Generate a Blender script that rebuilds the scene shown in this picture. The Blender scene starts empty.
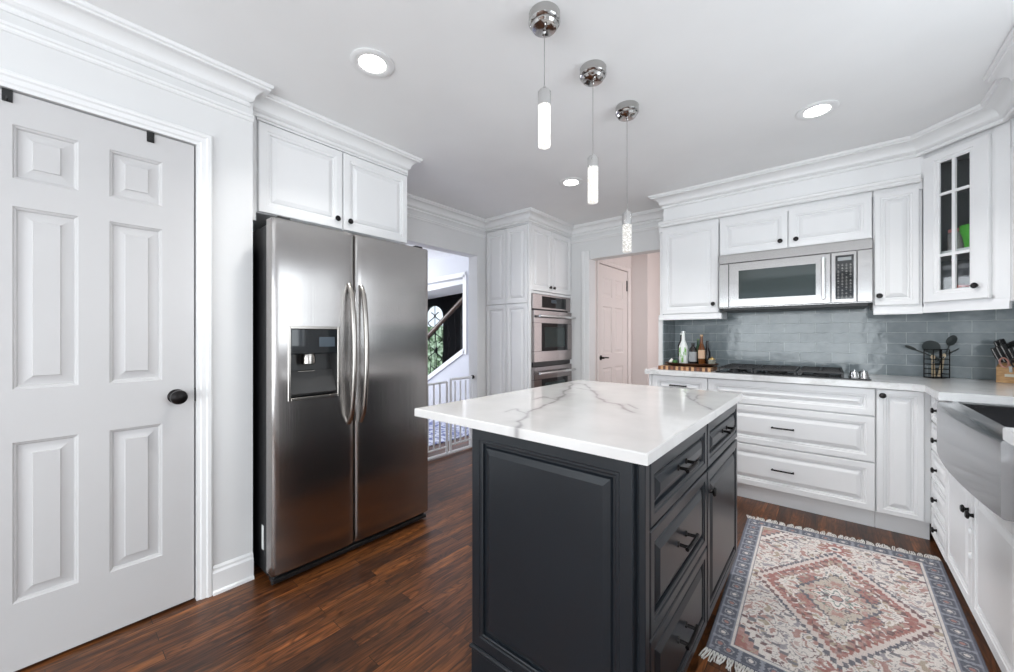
import bpy, bmesh, math, random
from mathutils import Vector, noise
PI = math.pi
random.seed(7)
sc = bpy.context.scene
COL = sc.collection
# ------------------------------------------------------------ camera
TH = math.atan(325 / 387.5)
cam = bpy.data.cameras.new('camera'); camo = bpy.data.objects.new('camera', cam); COL.objects.link(camo)
cam.sensor_fit = 'HORIZONTAL'; cam.sensor_width = 36; cam.lens = 387.5 / 1014 * 36
cam.clip_start = 0.02; cam.clip_end = 100
camo.location = (0, 0, 1.2); camo.rotation_euler = (PI / 2, 0, TH)
sc.camera = camo
# ------------------------------------------------------------ world, light, exposure
vs = sc.view_settings
vs.view_transform = 'Standard'; vs.look = 'None'; vs.gamma = 1; vs.use_curve_mapping = False; vs.exposure = 0.36
w = bpy.data.worlds.new('sky'); sc.world = w; w.use_nodes = True
bg = w.node_tree.nodes['Background']; bg.inputs[0].default_value = (.80, .88, 1, 1); bg.inputs[1].default_value = 1.2

def area(name, loc, rot, sx, sy, power, color=(1, 1, 1), spread=None):
    l = bpy.data.lights.new(name, 'AREA'); l.shape = 'RECTANGLE'; l.size = sx; l.size_y = sy
    l.energy = power; l.color = color
    if spread: l.spread = spread
    o = bpy.data.objects.new(name, l); COL.objects.link(o); o.location = loc; o.rotation_euler = rot
    return o
# daylight at the sink and right windows, then added fill lamps at unseen openings
area('daylight_sink_window', (1.25, 1.45, 1.52), (0, PI / 2 + .05, 0), 1.0, 1.3, 13, (.90, .97, 1))
area('daylight_right_window', (1.25, -1.6, 1.25), (0, PI / 2 + .5, 0), 1.5, 1.6, 22, (.93, .96, 1))
area('patio_fill', (-.6, -3.2, 1.1), (PI / 2 + .2, 0, 0), 2.6, 1.8, 72, (.92, .98, 1))  # broad fill added behind the camera, at an assumed patio window
area('foyer_fill', (-6.9, 2.4, 1.5), (0, -PI / 2, 0), 1.6, 2.0, 85, (.90, .94, 1))  # added fill lamp that brightens the foyer from an unseen opening
area('hall_fill', (-.45, 5.0, 1.4), (0, PI / 2, 0), 1.4, 1.0, 9, (1, .86, .80))  # added warm pink fill giving the hall its ambient light

# ------------------------------------------------------------ materials
def M(name, col, rough=.5, metal=0, **kw):
    m = bpy.data.materials.new(name); m.use_nodes = True
    b = m.node_tree.nodes['Principled BSDF']
    b.inputs['Base Color'].default_value = (*col, 1); b.inputs['Roughness'].default_value = rough
    b.inputs['Metallic'].default_value = metal
    for k, v in kw.items():
        b.inputs[k.replace('_', ' ')].default_value = v
    return m
def nt(m): return m.node_tree.nodes, m.node_tree.links, m.node_tree.nodes['Principled BSDF']
def coords(m, scale=(1, 1, 1), rot=(0, 0, 0), kind='Object'):
    n, l, b = nt(m)
    t = n.new('ShaderNodeTexCoord'); mp = n.new('ShaderNodeMapping')
    mp.inputs['Scale'].default_value = scale; mp.inputs['Rotation'].default_value = rot
    l.new(t.outputs[kind], mp.inputs[0]); return mp.outputs[0]
def noise_tex(m, vec, scale, detail=3, rough=.5):
    n, l, b = nt(m); t = n.new('ShaderNodeTexNoise')
    t.inputs['Scale'].default_value = scale; t.inputs['Detail'].default_value = detail; t.inputs['Roughness'].default_value = rough
    l.new(vec, t.inputs['Vector']); return t.outputs[0]
def ramp(m, fac, stops):
    n, l, b = nt(m); r = n.new('ShaderNodeValToRGB'); e = r.color_ramp.elements
    while len(e) < len(stops): e.new(.5)
    for i, (p, c) in enumerate(stops):
        e[i].position = p; e[i].color = (*c, 1) if len(c) == 3 else c
    l.new(fac, r.inputs[0]); return r.outputs[0]
def bump(m, fac, strength=.1, dist=.002):
    n, l, b = nt(m); u = n.new('ShaderNodeBump'); u.inputs['Strength'].default_value = strength; u.inputs['Distance'].default_value = dist
    l.new(fac, u.inputs['Height']); l.new(u.outputs[0], b.inputs['Normal'])
def mix(m, fac, a, b_, mode='MIX'):
    n, l, b = nt(m); x = n.new('ShaderNodeMix'); x.data_type = 'RGBA'; x.blend_type = mode
    for s, v in ((x.inputs[0], fac), (x.inputs[6], a), (x.inputs[7], b_)):
        if isinstance(v, (int, float)): s.default_value = v
        elif isinstance(v, tuple): s.default_value = (*v, 1)
        else: l.new(v, s)
    return x.outputs[2]
def paint(name, col, rough, amount=.03):
    m = M(name, col, rough); n, l, b = nt(m); v = coords(m)
    f = noise_tex(m, v, 3, 2)
    c = ramp(m, f, [(.3, tuple(x * (1 - amount) for x in col)), (.7, col)])
    l.new(c, b.inputs['Base Color']); bump(m, noise_tex(m, v, 220, 2), .06, .0006)
    return m
WALL = paint('wall_paint', (.77, .77, .77), .55)
CEIL = paint('ceiling_paint', (.92, .92, .92), .7)
CHAR_SPEC = .5
TRIM = paint('trim_paint', (.86, .86, .86), .35)
CAB = paint('cabinet_paint', (.88, .88, .885), .34)
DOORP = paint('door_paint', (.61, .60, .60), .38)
HALL = paint('hall_paint', (.80, .74, .72), .55)
FOYER = paint('foyer_paint', (.68, .69, .73), .55)
CHAR = paint('charcoal_paint', (.011, .0145, .019), .30, .12)
CHAR.node_tree.nodes['Principled BSDF'].inputs['Specular IOR Level'].default_value = CHAR_SPEC
BLACK = M('black_plastic', (.012, .012, .013), .4)
BLACKM = M('black_metal', (.015, .013, .013), .32, .7)
GAP = M('dark_gap', (.02, .02, .02), .9)
CHROME = M('chrome', (.50, .49, .48), .12, 1)
HANDM = M('satin_handle', (.40, .375, .35), .24, 1)
GLOSSBLK = M('black_glass', (.012, .014, .016), .04)
BGLASS = M('tinted_glass', (.03, .045, .045), .05)
KNIFE = M('polished_steel', (.7, .7, .7), .22, 1)
GATE = M('white_metal', (.80, .81, .84), .35)
def steel(name, col, rough, axis):
    m = M(name, col, rough, 1); n, l, b = nt(m)
    s = {'Y': (3, 1.2, 260), 'X': (1.2, 3, 260)}[axis]
    f = noise_tex(m, coords(m, s), 1, 3, .6)
    r = n.new('ShaderNodeMapRange'); r.inputs[3].default_value = rough - .03; r.inputs[4].default_value = rough + .04
    l.new(f, r.inputs[0]); l.new(r.outputs[0], b.inputs['Roughness'])
    c = ramp(m, f, [(.3, tuple(x * .96 for x in col)), (.7, col)]); l.new(c, b.inputs['Base Color'])
    b.inputs['Anisotropic'].default_value = .9
    t = n.new('ShaderNodeTangent'); t.direction_type = 'RADIAL'; t.axis = 'Z'; l.new(t.outputs[0], b.inputs['Tangent'])
    bump(m, noise_tex(m, coords(m, {'Y': (1, 240, 1.5), 'X': (240, 1, 1.5)}[axis]), 1, 1), .35, .0008)
    return m
STEEL = steel('brushed_steel', (.42, .40, .39), .22, 'Y')
STEELX = steel('brushed_steel_light', (.45, .44, .435), .24, 'X')
OVENM = steel('oven_steel', (.33, .30, .295), .2, 'Y')
SINKM = steel('sink_steel', (.45, .45, .46), .20, 'Y')
def emis(name, col, s):
    m = M(name, tuple(c * .35 for c in col), .3); n, l, b = nt(m)
    b.inputs['Emission Color'].default_value = (*col, 1); b.inputs['Emission Strength'].default_value = s
    return m
LED = emis('downlight_diffuser', (1, .98, .95), 14)
PENDS = [emis('bubble_glass_lit', (1, .96, .90), q) for q in (2.6, 1.9, 1.15)]
def _bub(PEND):
    n, l, b = nt(PEND); v = coords(PEND)
    vt = n.new('ShaderNodeTexVoronoi'); vt.inputs['Scale'].default_value = 170; l.new(v, vt.inputs['Vector'])
    c = ramp(PEND, vt.outputs['Distance'], [(.12, (1, 1, 1)), (.5, (.22, .21, .195))])
    l.new(c, b.inputs['Emission Color'])
for q in PENDS: _bub(q)
CLEAR = M('clear_glass', (1, 1, 1), .03, 0, Transmission_Weight=1.0, IOR=1.45)
def pane_mat():
    m = bpy.data.materials.new('window_pane'); m.use_nodes = True; n = m.node_tree.nodes; l = m.node_tree.links
    n.remove(n['Principled BSDF']); t = n.new('ShaderNodeBsdfTransparent'); g = n.new('ShaderNodeBsdfGlossy'); g.inputs['Roughness'].default_value = .03
    t.inputs[0].default_value = (.93, .95, .95, 1)
    x = n.new('ShaderNodeMixShader'); f = n.new('ShaderNodeLayerWeight'); f.inputs[0].default_value = .25; q = n.new('ShaderNodeMath'); q.operation = 'MULTIPLY_ADD'; q.inputs[1].default_value = .16; q.inputs[2].default_value = .008
    l.new(f.outputs['Facing'], q.inputs[0]); l.new(q.outputs[0], x.inputs[0])
    l.new(t.outputs[0], x.inputs[1]); l.new(g.outputs[0], x.inputs[2]); l.new(x.outputs[0], n['Material Output'].inputs[0]); return m
PANE = pane_mat()

def floor_mat():
    m = M('oak_plank_floor', (.1, .04, .02), .3); n, l, b = nt(m)
    v = coords(m, (1, 1, 1), (0, 0, PI / 2))
    def brick(c1, c2, mor):
        k = n.new('ShaderNodeTexBrick'); k.offset = .37; k.offset_frequency = 2; k.squash = 1
        k.inputs['Scale'].default_value = 1; k.inputs['Brick Width'].default_value = .78; k.inputs['Row Height'].default_value = .070
        k.inputs['Mortar Size'].default_value = .0011; k.inputs['Mortar Smooth'].default_value = .1; k.inputs['Bias'].default_value = 0
        k.inputs['Color1'].default_value = (*c1, 1); k.inputs['Color2'].default_value = (*c2, 1); k.inputs['Mortar'].default_value = (*mor, 1)
        l.new(v, k.inputs['Vector']); return k
    k = brick((0, 0, 0), (1, 1, 1), (0, 0, 0))
    base = ramp(m, k.outputs['Color'], [(0, (.072, .026, .010)), (.35, (.135, .049, .016)), (.7, (.185, .070, .022)), (1, (.095, .035, .013))])
    off = n.new('ShaderNodeVectorMath'); off.operation = 'MULTIPLY_ADD'
    l.new(k.outputs['Color'], off.inputs[0]); off.inputs[1].default_value = (7.3, 3.1, 0)
    g = coords(m, (15, 1.3, 1)); l.new(g, off.inputs[2])
    f1 = noise_tex(m, off.outputs[0], 1.6, 5, .62)
    g1 = ramp(m, f1, [(.30, (.22, .18, .16)), (.45, (.70, .66, .62)), (.58, (1.3, 1.2, 1.05)), (.76, (2.5, 2.3, 1.9))])
    c = mix(m, 1.0, base, g1, 'MULTIPLY')
    off2 = n.new('ShaderNodeVectorMath'); off2.operation = 'MULTIPLY_ADD'
    l.new(k.outputs['Color'], off2.inputs[0]); off2.inputs[1].default_value = (11.3, 5.1, 0); l.new(coords(m, (120, 5, 1)), off2.inputs[2])
    f2 = noise_tex(m, off2.outputs[0], 1, 3, .6)
    g2 = ramp(m, f2, [(.35, (.45, .42, .4)), (.6, (1.15, 1.15, 1.15))])
    c = mix(m, .75, c, g2, 'MULTIPLY')
    f3 = n.new('ShaderNodeTexNoise'); f3.inputs['Scale'].default_value = 1; f3.inputs['Detail'].default_value = 2
    off3 = n.new('ShaderNodeVectorMath'); off3.operation = 'MULTIPLY_ADD'; l.new(k.outputs['Color'], off3.inputs[0]); off3.inputs[1].default_value = (3.3, 9.1, 0); l.new(coords(m, (11, 1.6, 1)), off3.inputs[2]); l.new(off3.outputs[0], f3.inputs['Vector'])
    mu = n.new('ShaderNodeMath'); mu.operation = 'MULTIPLY'; mu.inputs[1].default_value = 95; l.new(f3.outputs[0], mu.inputs[0])
    si = n.new('ShaderNodeMath'); si.operation = 'SINE'; l.new(mu.outputs[0], si.inputs[0])
    g3 = ramp(m, si.outputs[0], [(0, (1.0, .98, .95)), (.55, (.78, .76, .72)), (.95, (.42, .38, .35))])
    c = mix(m, .8, c, g3, 'MULTIPLY')
    c = mix(m, k.outputs['Fac'], c, (.006, .003, .002))
    l.new(c, b.inputs['Base Color'])
    bump(m, f2, .12, .0008); b.inputs['Roughness'].default_value = .33
    return m
FLOOR = floor_mat()

def tile_mat(name, axis):
    m = M(name, (.3, .33, .35), .12); n, l, b = nt(m)
    t = n.new('ShaderNodeTexCoord'); s = n.new('ShaderNodeSeparateXYZ'); c = n.new('ShaderNodeCombineXYZ')
    l.new(t.outputs['Object'], s.inputs[0]); l.new(s.outputs[axis], c.inputs[0]); l.new(s.outputs['Z'], c.inputs[1])
    k = n.new('ShaderNodeTexBrick'); k.inputs['Scale'].default_value = 1; k.inputs['Brick Width'].default_value = .20; k.inputs['Row Height'].default_value = .0765
    k.inputs['Mortar Size'].default_value = .0016; k.inputs['Mortar Smooth'].default_value = .1
    k.inputs['Color1'].default_value = (.205, .240, .255, 1); k.inputs['Color2'].default_value = (.265, .302, .317, 1); k.inputs['Mortar'].default_value = (.52, .56, .57, 1)
    l.new(c.outputs[0], k.inputs['Vector'])
    f = noise_tex(m, c.outputs[0], 14, 2)
    cc = ramp(m, f, [(.3, (.85, .87, .88)), (.7, (1.1, 1.1, 1.1))])
    l.new(mix(m, 1.0, k.outputs['Color'], cc, 'MULTIPLY'), b.inputs['Base Color'])
    u1 = n.new('ShaderNodeBump'); u1.invert = True; u1.inputs['Strength'].default_value = .5; u1.inputs['Distance'].default_value = .002; l.new(k.outputs['Fac'], u1.inputs['Height'])
    u2 = n.new('ShaderNodeBump'); u2.inputs['Strength'].default_value = .35; u2.inputs['Distance'].default_value = .004; l.new(f, u2.inputs['Height'])
    l.new(u1.outputs[0], u2.inputs['Normal']); l.new(u2.outputs[0], b.inputs['Normal'])
    return m
TILEX = tile_mat('glass_subway_tile', 'X'); TILEY = tile_mat('glass_subway_tile_side', 'Y')

def quartz_mat():
    m = M('quartz', (.8, .8, .8), .09); n, l, b = nt(m)
    a = n.new('ShaderNodeAttribute'); a.attribute_name = 'vein'
    v = coords(m); f = noise_tex(m, v, 2.2, 6, .6)
    basec = ramp(m, f, [(.35, (.66, .645, .63)), (.65, (.79, .77, .755))])
    l.new(mix(m, a.outputs['Fac'], basec, (.33, .31, .31)), b.inputs['Base Color'])
    return m
QUARTZ = quartz_mat()
def quartz2():
    m = M('white_quartz', (.8, .8, .8), .12); n, l, b = nt(m); v = coords(m)
    f = noise_tex(m, v, 3.1, 7, .65)
    l.new(ramp(m, f, [(.38, (.62, .61, .60)), (.47, (.78, .78, .78)), (.7, (.82, .82, .82))]), b.inputs['Base Color']); return m
QUARTZ2 = quartz2()
def vcol(name, rough, bstr=.4):
    m = M(name, (.5, .5, .5), rough); n, l, b = nt(m)
    a = n.new('ShaderNodeAttribute'); a.attribute_name = 'Col'
    f = noise_tex(m, coords(m), 330, 2)
    c = mix(m, 1.0, a.outputs['Color'], ramp(m, f, [(.3, (.80, .80, .80)), (.7, (1.15, 1.15, 1.15))]), 'MULTIPLY')
    l.new(c, b.inputs['Base Color']); bump(m, f, bstr, .003); return m
RUG = vcol('woven_rug', .95)
def noisemat(name, c1, c2, scale, rough=.5, sc3=(1, 1, 1), lo=.4, hi=.6):
    m = M(name, c1, rough); n, l, b = nt(m)
    l.new(ramp(m, noise_tex(m, coords(m, sc3), scale, 4), [(lo, c1), (hi, c2)]), b.inputs['Base Color']); return m
FRINGE = noisemat('cotton_fringe', (.62, .60, .57), (.80, .78, .75), 60, .9)
BAMBOO = noisemat('blond_wood', (.46, .25, .10), (.62, .37, .17), 9, .45, (4, 4, 30))
SPOONW = noisemat('spoon_wood', (.60, .47, .30), (.75, .62, .44), 20, .6)
LEAF = noisemat('hedge_leaves', (.06, .12, .03), (.62, .75, .50), 7, .7)
RUNNER = noisemat('patterned_runner', (.13, .15, .33), (.62, .64, .74), 17, .9, (1, 1, 1), .46, .54)
RAILW = noisemat('oak_handrail', (.05, .025, .013), (.08, .04, .02), 8, .35)
DARKWOOD = noisemat('dark_wood', (.035, .016, .010), (.07, .03, .015), 12, .35)
AMBER = M('amber_glass', (.22, .07, .015), .08, 0, Transmission_Weight=.4)
GREENB = M('green_glass', (.015, .05, .02), .07)
DARKB = M('dark_bottle_glass', (.015, .012, .012), .07)
WHITEP = M('white_label', (.80, .82, .80), .4)
GREENL = M('green_print', (.22, .48, .12), .45)
CORK = M('cork', (.55, .36, .2), .7)
RED = M('red_lid', (.62, .10, .09), .4)
LIME = M('lime_green_plastic', (.10, .50, .05), .4)
GARLIC = M('garlic_skin', (.80, .78, .72), .6)
GREY = M('grey_print', (.35, .36, .37), .5)
SPAT = M('dark_grey_nylon', (.05, .06, .06), .45)
COPPER = M('copper_pink', (.55, .27, .22), .35, .4)
BEIGE = M('keypad_legend', (.33, .32, .30), .5)
BLUELCD = M('dim_display', (.06, .08, .10), .2)

# ------------------------------------------------------------ mesh helpers
class MB:
    def __init__(s): s.bm = bmesh.new()
    def box(s, x0, x1, y0, y1, z0, z1, bev=0, seg=1):
        b = bmesh.new(); bmesh.ops.create_cube(b, size=1)
        bmesh.ops.scale(b, vec=(x1 - x0, y1 - y0, z1 - z0), verts=b.verts)
        bmesh.ops.translate(b, vec=((x0 + x1) / 2, (y0 + y1) / 2, (z0 + z1) / 2), verts=b.verts)
        if bev: bmesh.ops.bevel(b, geom=list(b.edges), offset=bev, segments=seg, affect='EDGES', profile=.5)
        s.add(b); return s
    def add(s, b):
        me = bpy.data.meshes.new('tmp'); b.to_mesh(me); b.free(); s.bm.from_mesh(me); bpy.data.meshes.remove(me)
    def obox(s, c, ax, ay, hx, hy, hz, bev=0):          # oriented box: centre, two unit axes, half sizes
        ax = Vector(ax).normalized(); ay = Vector(ay).normalized(); az = ax.cross(ay); c = Vector(c)
        b = bmesh.new(); bmesh.ops.create_cube(b, size=2)
        bmesh.ops.scale(b, vec=(hx, hy, hz), verts=b.verts)
        if bev: bmesh.ops.bevel(b, geom=list(b.edges), offset=bev, segments=1, affect='EDGES')
        for v in b.verts: v.co = c + ax * v.co.x + ay * v.co.y + az * v.co.z
        s.add(b); return s
    def tube(s, pts, r, n=10, cap=True, flat=1.0):
        pts = [Vector(p) for p in pts]; rs = r if isinstance(r, (list, tuple)) else [r] * len(pts)
        rings = []; up = None
        for i, p in enumerate(pts):
            t = (pts[min(i + 1, len(pts) - 1)] - pts[max(i - 1, 0)]).normalized()
            if up is None:
                up = Vector((0, 0, 1)) if abs(t.z) < .9 else Vector((1, 0, 0))
            a = t.cross(up).normalized(); b_ = a.cross(t).normalized(); up = b_
            rings.append([s.bm.verts.new(p + a * math.cos(2 * PI * k / n) * rs[i] + b_ * math.sin(2 * PI * k / n) * rs[i] * flat) for k in range(n)])
        for i in range(len(rings) - 1):
            for k in range(n):
                s.bm.faces.new((rings[i][k], rings[i][(k + 1) % n], rings[i + 1][(k + 1) % n], rings[i + 1][k]))
        if cap:
            s.bm.faces.new(rings[0][::-1]); s.bm.faces.new(rings[-1])
        return s
    def lathe(s, c, prof, axis=(0, 0, 1), n=24, sx=1, sy=1):   # prof: (radius, height along axis)
        ax = Vector(axis).normalized(); u = Vector((0, 0, 1)) if abs(ax.z) < .9 else Vector((1, 0, 0))
        a = ax.cross(u).normalized(); b_ = ax.cross(a).normalized(); c = Vector(c); rings = []
        for r, h in prof:
            if r < 1e-6: rings.append([s.bm.verts.new(c + ax * h)])
            else: rings.append([s.bm.verts.new(c + ax * h + a * math.cos(2 * PI * k / n) * r * sx + b_ * math.sin(2 * PI * k / n) * r * sy) for k in range(n)])
        for i in range(len(rings) - 1):
            p, q = rings[i], rings[i + 1]
            for k in range(n):
                k2 = (k + 1) % n
                if len(p) == 1 and len(q) == 1: continue
                if len(p) == 1: s.bm.faces.new((p[0], q[k2], q[k]))
                elif len(q) == 1: s.bm.faces.new((p[k], p[k2], q[0]))
                else: s.bm.faces.new((p[k], p[k2], q[k2], q[k]))
        return s
    def prism(s, poly, d0, d1, fn):                     # poly 2D list, fn(u,v,d) -> xyz
        a = [s.bm.verts.new(fn(u, v, d0)) for u, v in poly]; b_ = [s.bm.verts.new(fn(u, v, d1)) for u, v in poly]
        s.bm.faces.new(a[::-1]); s.bm.faces.new(b_); n = len(poly)
        for i in range(n): s.bm.faces.new((a[i], a[(i + 1) % n], b_[(i + 1) % n], b_[i]))
        return s
    def rings(s, o, U, V, N, u0, u1, v0, v1, prof, close=True):
        o, U, V, N = map(Vector, (o, U, V, N)); rr = []
        for ins, dep in prof:
            q = [(u0 + ins, v0 + ins), (u1 - ins, v0 + ins), (u1 - ins, v1 - ins), (u0 + ins, v1 - ins)]
            rr.append([s.bm.verts.new(o + U * a + V * b_ + N * dep) for a, b_ in q])
        for i in range(len(rr) - 1):
            for k in range(4): s.bm.faces.new((rr[i][k], rr[i][(k + 1) % 4], rr[i + 1][(k + 1) % 4], rr[i + 1][k]))
        if close: s.bm.faces.new(rr[-1])
        return s
    def build(s, name, mat, parent=None, merge=False, ang=35):
        if merge: bmesh.ops.remove_doubles(s.bm, verts=s.bm.verts, dist=1e-5)
        bmesh.ops.recalc_face_normals(s.bm, faces=s.bm.faces)
        if parent is not None:
            bmesh.ops.translate(s.bm, vec=-wloc(parent), verts=s.bm.verts)
        me = bpy.data.meshes.new(name); s.bm.to_mesh(me); s.bm.free()
        for m in (mat if isinstance(mat, (list, tuple)) else [mat]): me.materials.append(m)
        for p in me.polygons: p.use_smooth = True
        me.set_sharp_from_angle(angle=math.radians(ang))
        o = bpy.data.objects.new(name, me); COL.objects.link(o); o.parent = parent
        return o
def wloc(o):
    v = Vector((0, 0, 0))
    while o is not None: v += o.location; o = o.parent
    return v
def tag(o, label, cat, group=None, kind=None):
    if label: o['label'] = label
    if cat: o['category'] = cat
    if group: o['group'] = group
    if kind: o['kind'] = kind
    return o
def thing(name, label, cat, loc=(0, 0, 0), group=None):
    o = bpy.data.objects.new(name, None); COL.objects.link(o); o.location = loc; o.empty_display_size = .05
    return tag(o, label, cat, group)
def struct(name, mb, mat):
    o = mb.build(name, mat, None, False, 14 if mat is TRIM else 30); o['kind'] = 'structure'; return o

# ------------------------------------------------------------ room shell
CH = 2.44; XL = -2.21; XA = -2.90; XR = 1.05; YB = 3.90; YF = -3.0
struct('floor', MB().box(-7.0, 1.3, -3.2, 7.2, -.06, 0), FLOOR)
struct('ceiling', MB().box(-7.0, 1.3, -3.2, 5.4, CH, CH + .08).box(-3.7, 1.3, 5.4, 7.2, CH, CH + .08), CEIL)
# left wall with the closet door, return beside the fridge
b = MB(); DY0, DY1, DZ = -.19, .441, 2.068
b.box(XL - .12, XL, YF, DY0, 0, CH).box(XL - .12, XL, DY1, .665, 0, CH).box(XL - .12, XL, DY0, DY1, DZ, CH)
b.box(XA, XL - .12, .545, .665, 0, CH).box(XA, -2.29, .665, .704, 1.80, CH); b.box(XL - .6, XL - .5, DY0 - .3, DY1 + .1, 0, CH)
struct('wall_left', b, WALL)
# wall behind the fridge and around the foyer opening
b = MB(); OY0, OY1, OZ = 1.78, 2.965, 2.055
b.box(XA - .13, XA, .545, OY0, 0, CH).box(XA - .13, XA, OY1, YB + .13, 0, CH).box(XA - .13, XA, OY0, OY1, OZ, CH)
struct('wall_left_back', b, WALL)
# back wall with hall opening
b = MB(); HX0, HX1, HZ = -2.067, -1.20, 2.056
b.box(XA, HX0, YB, YB + .13, 0, CH).box(HX1, XR + .12, YB, YB + .13, 0, CH).box(HX0, HX1, YB, YB + .13, HZ, CH)
struct('wall_back', b, WALL)
struct('wall_stub', MB().box(-1.20, -1.165, 3.56, YB, 0, 1.384), WALL)
# right wall: window over the sink and a second one behind the camera
b = MB()
def wallX(b, x0, x1, ya, yb, holes):
    y = ya
    for (h0, h1, z0, z1) in sorted(holes):
        b.box(x0, x1, y, h0, 0, CH); b.box(x0, x1, h0, h1, 0, z0); b.box(x0, x1, h0, h1, z1, CH); y = h1
    b.box(x0, x1, y, yb, 0, CH)
WR = [(.75, 2.15, 1.03, 2.10), (-2.5, -.7, .45, 2.20)]
wallX(b, XR, XR + .12, YF, YB, WR); struct('wall_right', b, WALL)
b = MB(); b.box(-2.33, -1.95, YF - .12, YF, 0, CH).box(.75, XR + .12, YF - .12, YF, 0, CH).box(-1.95, .75, YF - .12, YF, 2.2, CH).box(-1.95, .75, YF - .12, YF, 0, .12)
struct('wall_front', b, WALL)
def window(name, plane, a0, a1, z0, z1, nx, nz):
    b = MB(); t = .045
    fn = (lambda p, q, r0, r1, za, zb: b.box(plane + r0, plane + r1, p, q, za, zb, .003)) if name != 'window_3' else (lambda p, q, r0, r1, za, zb: b.box(p, q, plane + r0, plane + r1, za, zb, .003))
    fn(a0, a0 + t, .02, .08, z0, z1); fn(a1 - t, a1, .02, .08, z0, z1); fn(a0 + t, a1 - t, .02, .08, z0, z0 + t); fn(a0 + t, a1 - t, .02, .08, z1 - t, z1)
    for i in range(1, nx): y = a0 + (a1 - a0) * i / nx; fn(y - .02, y + .02, .03, .07, z0 + t, z1 - t)
    for i in range(1, nz): z = z0 + (z1 - z0) * i / nz; fn(a0 + t, a1 - t, .035, .065, z - .012, z + .012)
    struct(name, b, TRIM)
window('window_1', XR, *WR[0], 2, 2); window('window_2', XR, *WR[1], 2, 2); window('window_3', YF - .1, -1.95, .75, .12, 2.2, 3, 1)
# hall behind the back wall
b = MB(); b.box(-2.22, -2.10, YB + .13, 4.185, 0, CH).box(-2.22, -2.10, 5.035, 5.15, 0, CH).box(-2.22, -2.10, 4.185, 5.035, 2.065, CH)
b.box(-2.22, -1.88, 5.15, 6.5, 0, CH).box(-1.88, -.3, 6.5, 6.6, 0, CH)
b.box(-.6, -.5, YB + .13, 4.4, 0, CH).box(-.6, -.5, 5.6, 6.6, 0, CH).box(-.6, -.5, 4.4, 5.6, 0, .6).box(-.6, -.5, 4.4, 5.6, 2.1, CH)
b.box(-2.40, -2.34, 4.1, 5.15, 0, CH)
struct('wall_hall', b, HALL)
# foyer
b = MB(); FY = 4.0
b.box(-7.0, -6.88, .5, 1.4, 0, CH).box(-7.0, -6.88, 3.4, 5.4, 0, CH).box(-7.0, -6.88, 1.4, 3.4, 0, .7).box(-7.0, -6.88, 1.4, 3.4, 2.3, CH)
b.box(-7.0, XA - .13, .38, .5, 0, CH)
b.box(-5.2, -3.6, 5.3, 5.4, 0, CH); b.box(-3.7, -3.6, FY + .1, 5.3, 0, CH)
struct('wall_foyer_left', b, FOYER)
# the stair wall: polygon with a cut-out bordered by white trim
def fY(y): return lambda u, v, d: (u, y + d, v)
CUT = [(-5.9, 2.03), (-4.195, 2.075), (-4.195, .955), (-5.02, .50), (-5.9, .02)]
b = MB()
b.prism([(-6.9, 2.03), (-5.9, 2.03), (-4.195, 2.075), (-4.195, .955), (-4.195, 0), (-3.03, 0), (-3.03, CH), (-6.9, CH)], 0, .1, fY(FY))
b.prism([(-4.195, 0), (-4.195, .955), (-5.02, .50), (-5.9, .02), (-5.9, 0)], 0, .1, fY(FY))
b.prism([(-6.9, 0), (-5.9, 0), (-5.9, 2.03), (-6.9, 2.03)], 0, .1, fY(FY))
struct('wall_stair', b, FOYER)
b = MB()
def strip(b, p, q, wd, d0, d1, y):
    p = Vector(p); q = Vector(q); t = (q - p).normalized(); n = Vector((-t.y, t.x)) * wd
    b.prism([tuple(p), tuple(q), tuple(q + n), tuple(p + n)], d0, d1, fY(y))
strip(b, (-5.9, 2.03), (-4.15, 2.078), .07, -.02, .12, FY)
strip(b, (-4.195, .93), (-4.195, 2.10), -.07, -.02, .12, FY)
strip(b, (-5.9, -.01), (-4.16, .955), .07, -.02, .14, FY)
struct('trim_1', b, TRIM)
# stair soffit (sloped plaster) above the cut-out, seen through it
b = MB(); b.prism([(-6.8, 1.86), (-4.0, 2.02), (-4.0, 2.40), (-6.8, 2.40)], .12, .75, fY(FY)); struct('ceiling_stair', b, CEIL)

# ---------------- crown mouldings
def sweep(b, path, prof):       # room lies on the right of the travel direction
    pts = [Vector(p) for p in path]; n = len(pts); offs = []
    for i in range(n):
        ns = []
        if i > 0: t = (pts[i] - pts[i - 1]).normalized(); ns.append(Vector((t.y, -t.x)))
        if i < n - 1: t = (pts[i + 1] - pts[i]).normalized(); ns.append(Vector((t.y, -t.x)))
        if len(ns) == 2: m = (ns[0] + ns[1]); m = m / (1 + ns[0].dot(ns[1]))
        else: m = ns[0]
        offs.append(m)
    rr = [[b.bm.verts.new((pts[i].x + offs[i].x * o, pts[i].y + offs[i].y * o, z)) for o, z in prof] for i in range(n)]
    for i in range(n - 1):
        for k in range(len(prof) - 1):
            b.bm.faces.new((rr[i][k], rr[i + 1][k], rr[i + 1][k + 1], rr[i][k + 1]))
    b.bm.faces.new(rr[0]); b.bm.faces.new(rr[-1][::-1])
CR = [(-.002, 2.325), (.010, 2.325), (.014, 2.331), (.014, 2.338), (.008, 2.342), (.008, 2.347), (.020, 2.352), (.026, 2.358)]
for k in range(0, 9):
    a = k / 8 * PI / 2; CR.append((.030 + .056 * (1 - math.cos(a)), 2.362 + .048 * math.sin(a)))
CR += [(.090, 2.412), (.090, 2.420), (.100, 2.424), (.103, 2.432), (.103, 2.4395), (-.002, 2.4395)]
def crw(k): return [(o * k if o > 0 else o, 2.44 - (2.44 - z) * (k * .5 + .5)) for o, z in CR]
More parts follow.
